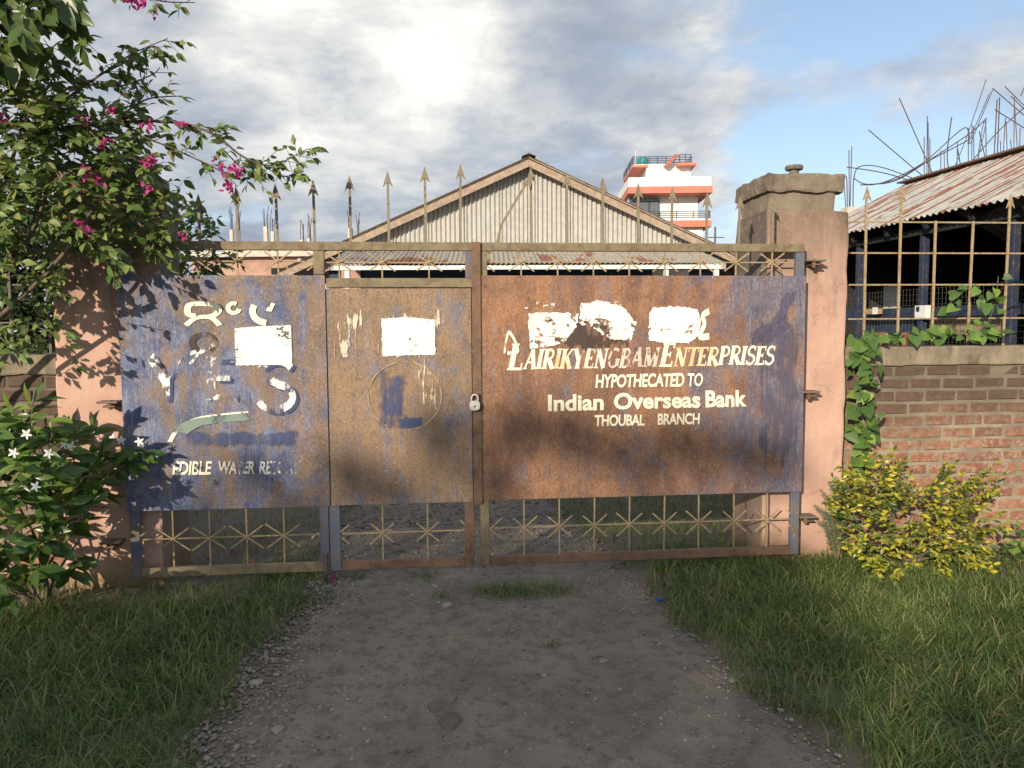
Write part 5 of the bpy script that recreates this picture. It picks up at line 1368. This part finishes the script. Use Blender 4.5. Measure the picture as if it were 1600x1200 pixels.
# ------------------------------------------------------------------ gravel and stones
def pebble_proto(k):
    bm = bmesh.new(); bmesh.ops.create_icosphere(bm, subdivisions=1, radius=1)
    for v in bm.verts: v.co *= 1 + .32 * mnoise.noise(v.co * 1.6 + Vector((k * 5.1, 0, 0)))
    me = bpy.data.meshes.new('pebble'); bm.to_mesh(me); bm.free(); return me
PEB = [pebble_proto(k) for k in range(5)]
def stone_matrix(x, y, r):
    M = Matrix.Rotation(random.uniform(0, 6.28), 4, 'Z') @ Matrix.Rotation(random.uniform(-.3, .3), 4, 'X') @ Matrix.Diagonal((r * random.uniform(.8, 1.4), r, r * random.uniform(.4, .75), 1))
    return np.array(Matrix.Translation((x, y, gh(x, y) + .010 + r * .18)) @ M)
gm = []
for _ in range(9500):
    y = random.uniform(-3.4, .6); a, b = road_l(y), road_r(y); u = random.random()
    if random.random() < .40: u = abs(random.gauss(0, .10))
    elif random.random() < .16: u = 1 - abs(random.gauss(0, .05))                      # most lies along the left edge
    if u > 1.03: continue
    gm.append(stone_matrix(a - .06 + (b - a + .06) * u, y, .0028 + .0085 * random.random() ** 3 + (.006 * random.random() ** 1.5 if u < .16 else 0)))
for _ in range(4200):
    y = random.uniform(.3, 5); gm.append(stone_matrix(random.uniform(road_l(y) - .2, road_r(y)), y, .005 + .013 * random.random() ** 2))
g = join_leaves('gravel', gm, PEB, 'stone', None); tag(g, 'loose grey brown gravel strewn over the driveway', 'gravel')
for px, py, r, lab in ((662, 979, .016, 'pale round stone in the middle of the driveway'), (845, 1099, .022, 'tan round stone low in the middle of the driveway'), (1010, 1064, .024, 'grey round stone right of the driveway middle'), (1145, 1067, .02, 'grey stone at the right grass edge'), (680, 1110, .035, 'flat greenish stone near the bottom of the picture'),
                       (703, 1132, .05, 'largest flat stone near the bottom of the picture'), (434, 1144, .026, 'pale angular stone at the lower left'), (943, 1037, .02, 'light stone standing on bare earth near the tuft'), (698, 948, .03, 'flat stone beside the small grass tuft'), (702, 1096, .03, 'light flat stone beside the greenish one'), (400, 1070, .03, 'stone lying on the left gravel edge')):
    p = gnd(px, py); bm = bmesh.new(); bmesh.ops.create_icosphere(bm, subdivisions=2, radius=1)
    for v in bm.verts: v.co *= 1 + .28 * mnoise.noise(v.co * 1.4 + Vector((px * .37, 0, 0))) + .08 * mnoise.noise(v.co * 4)
    me = bpy.data.meshes.new('stone'); bm.to_mesh(me); bm.free()
    me.attributes.new('tint', 'FLOAT', 'POINT').data.foreach_set('value', np.full(len(me.vertices), random.uniform(.2, .7), dtype=np.float32))
    me.materials.append(MATS['stone']); o = bpy.data.objects.new('stone', me); C.objects.link(o)
    o.scale = (r * 1.25, r, r * .5); o.rotation_euler = (0, 0, random.uniform(0, 3)); o.location = (p.x, p.y, gh(p.x, p.y) + .010 + r * .02)
    tag(o, lab, 'stone', 'loose stones on the driveway')
for px, py, lab in ((519, 915, 'magenta fallen blossom beside the drop bolt'), (1022, 908, 'magenta fallen blossom at the right grass edge'), (365, 868, 'fallen blossom behind the left gate leaf, upper one'), (395, 884, 'fallen blossom behind the left gate leaf, lower right one'), (327, 880, 'fallen blossom behind the left gate leaf, leftmost one')):
    p = gnd(px, py); p.z = gh(p.x, p.y) + .03; out = [leaf_matrix(p + rv(.012), rv(1) + Vector((0, 0, .4)), Vector((0, -.5, 1)) + rv(.6), .034) for _ in range(6)]
    o = join_leaves('fallen_blossom', out, PROTO['ovate'], 'bract', None); del o['kind']; tag(o, lab, 'blossom', 'fallen blossoms')
p = gnd(1030, 944); p.z = gh(p.x, p.y) + .022
bc = thing('bottle_cap', p, 'blue plastic bottle cap at the right edge of the driveway', 'bottle cap')
MB().tube([p, p + Vector((0, -.003, .014))], .017, 14).build('cap', 'cap_blue', bc); MB().tube([p + Vector((0, -.003, .0142)), p + Vector((0, -.0032, .016))], .013, 14).build('cap_top', 'cap_blue', bc)

# ------------------------------------------------------------------ trees behind the viewer: they shade the driveway
SPERP = Vector((math.cos(SUN_SIDE), -math.sin(SUN_SIDE), 0)); DIST = 30.0; HB = DIST * math.tan(SUN_EL)
for name, uc, blobs, lab in (
    ('shade_tree', .5, [(.3, -.85, 1.40), (-.75, -1.0, 1.25), (1.45, -.55, 1.20), (.4, -2.6, 2.0), (-1.4, -2.6, 1.6), (2.2, -2.4, 1.7)], 'tall leafy tree behind the viewer shading the driveway'),
    ('shade_tree', 3.6, [(3.0, -1.15, 1.30), (4.2, -1.3, 1.3), (3.6, -2.9, 1.9), (5.3, -2.6, 1.6)], 'tree behind the viewer shading the right lawn'),
    ('shade_tree', -3.0, [(-2.2, -2.0, 1.25), (-3.4, -2.3, 1.35), (-2.8, -3.6, 1.8), (-4.6, -3.2, 1.6)], 'tree behind the viewer shading the left lawn')):
    b = SUN_H * DIST + SPERP * uc; tt = thing(name, (b.x, b.y, 0), lab, 'tree', 'trees behind the viewer'); lv = []; wood = MB()
    branch(wood, [Vector((b.x, b.y, -.2)), Vector((b.x + .1, b.y, 3)), Vector((b.x, b.y + .1, HB - 2.5))], .24, .10, 10)
    if uc == .5:
        blobs = [(u, v + .08, r * .90) for u, v, r in blobs] + [(-1.2, .22, .20), (-.95, .62, .19), (-.70, .36, .20), (-.45, .74, .20), (-.2, .50, .18), (.05, .88, .21), (.32, .62, .13), (.42, 1.0, .19), (.75, 1.02, .20), (1.05, 1.08, .18), (1.35, 1.12, .19), (1.65, 1.14, .17), (1.92, 1.05, .14)]
    for u, v, r in blobs:
        c = SUN_H * (DIST + random.uniform(-.4, .4)) + SPERP * u + Zv * (HB + v)
        branch(wood, [Vector((b.x, b.y, HB - 4)), Vector((b.x, b.y, HB - 3)).lerp(c, .5), c], .07, .03, 6)
        for _ in range(int(620 * r * r) + (70 if r < .4 else 0)):
            d = Vector((random.gauss(0, 1), random.gauss(0, 1), random.gauss(0, 1))).normalized() * r * random.random() ** .42
            d = d * (1 + .22 * mnoise.noise((c + d) * 1.3)); lv.append(leaf_matrix(c + d, rv(1), rv(1) + Vector((0, 0, .3)), random.uniform(.16, .30) * (.55 if r < .4 else 1)))
    wood.build('trunk', 'bark', tt, smooth=True); cr = join_leaves('crown', lv, PROTO['ovate'], 'leaf_dark', tt)
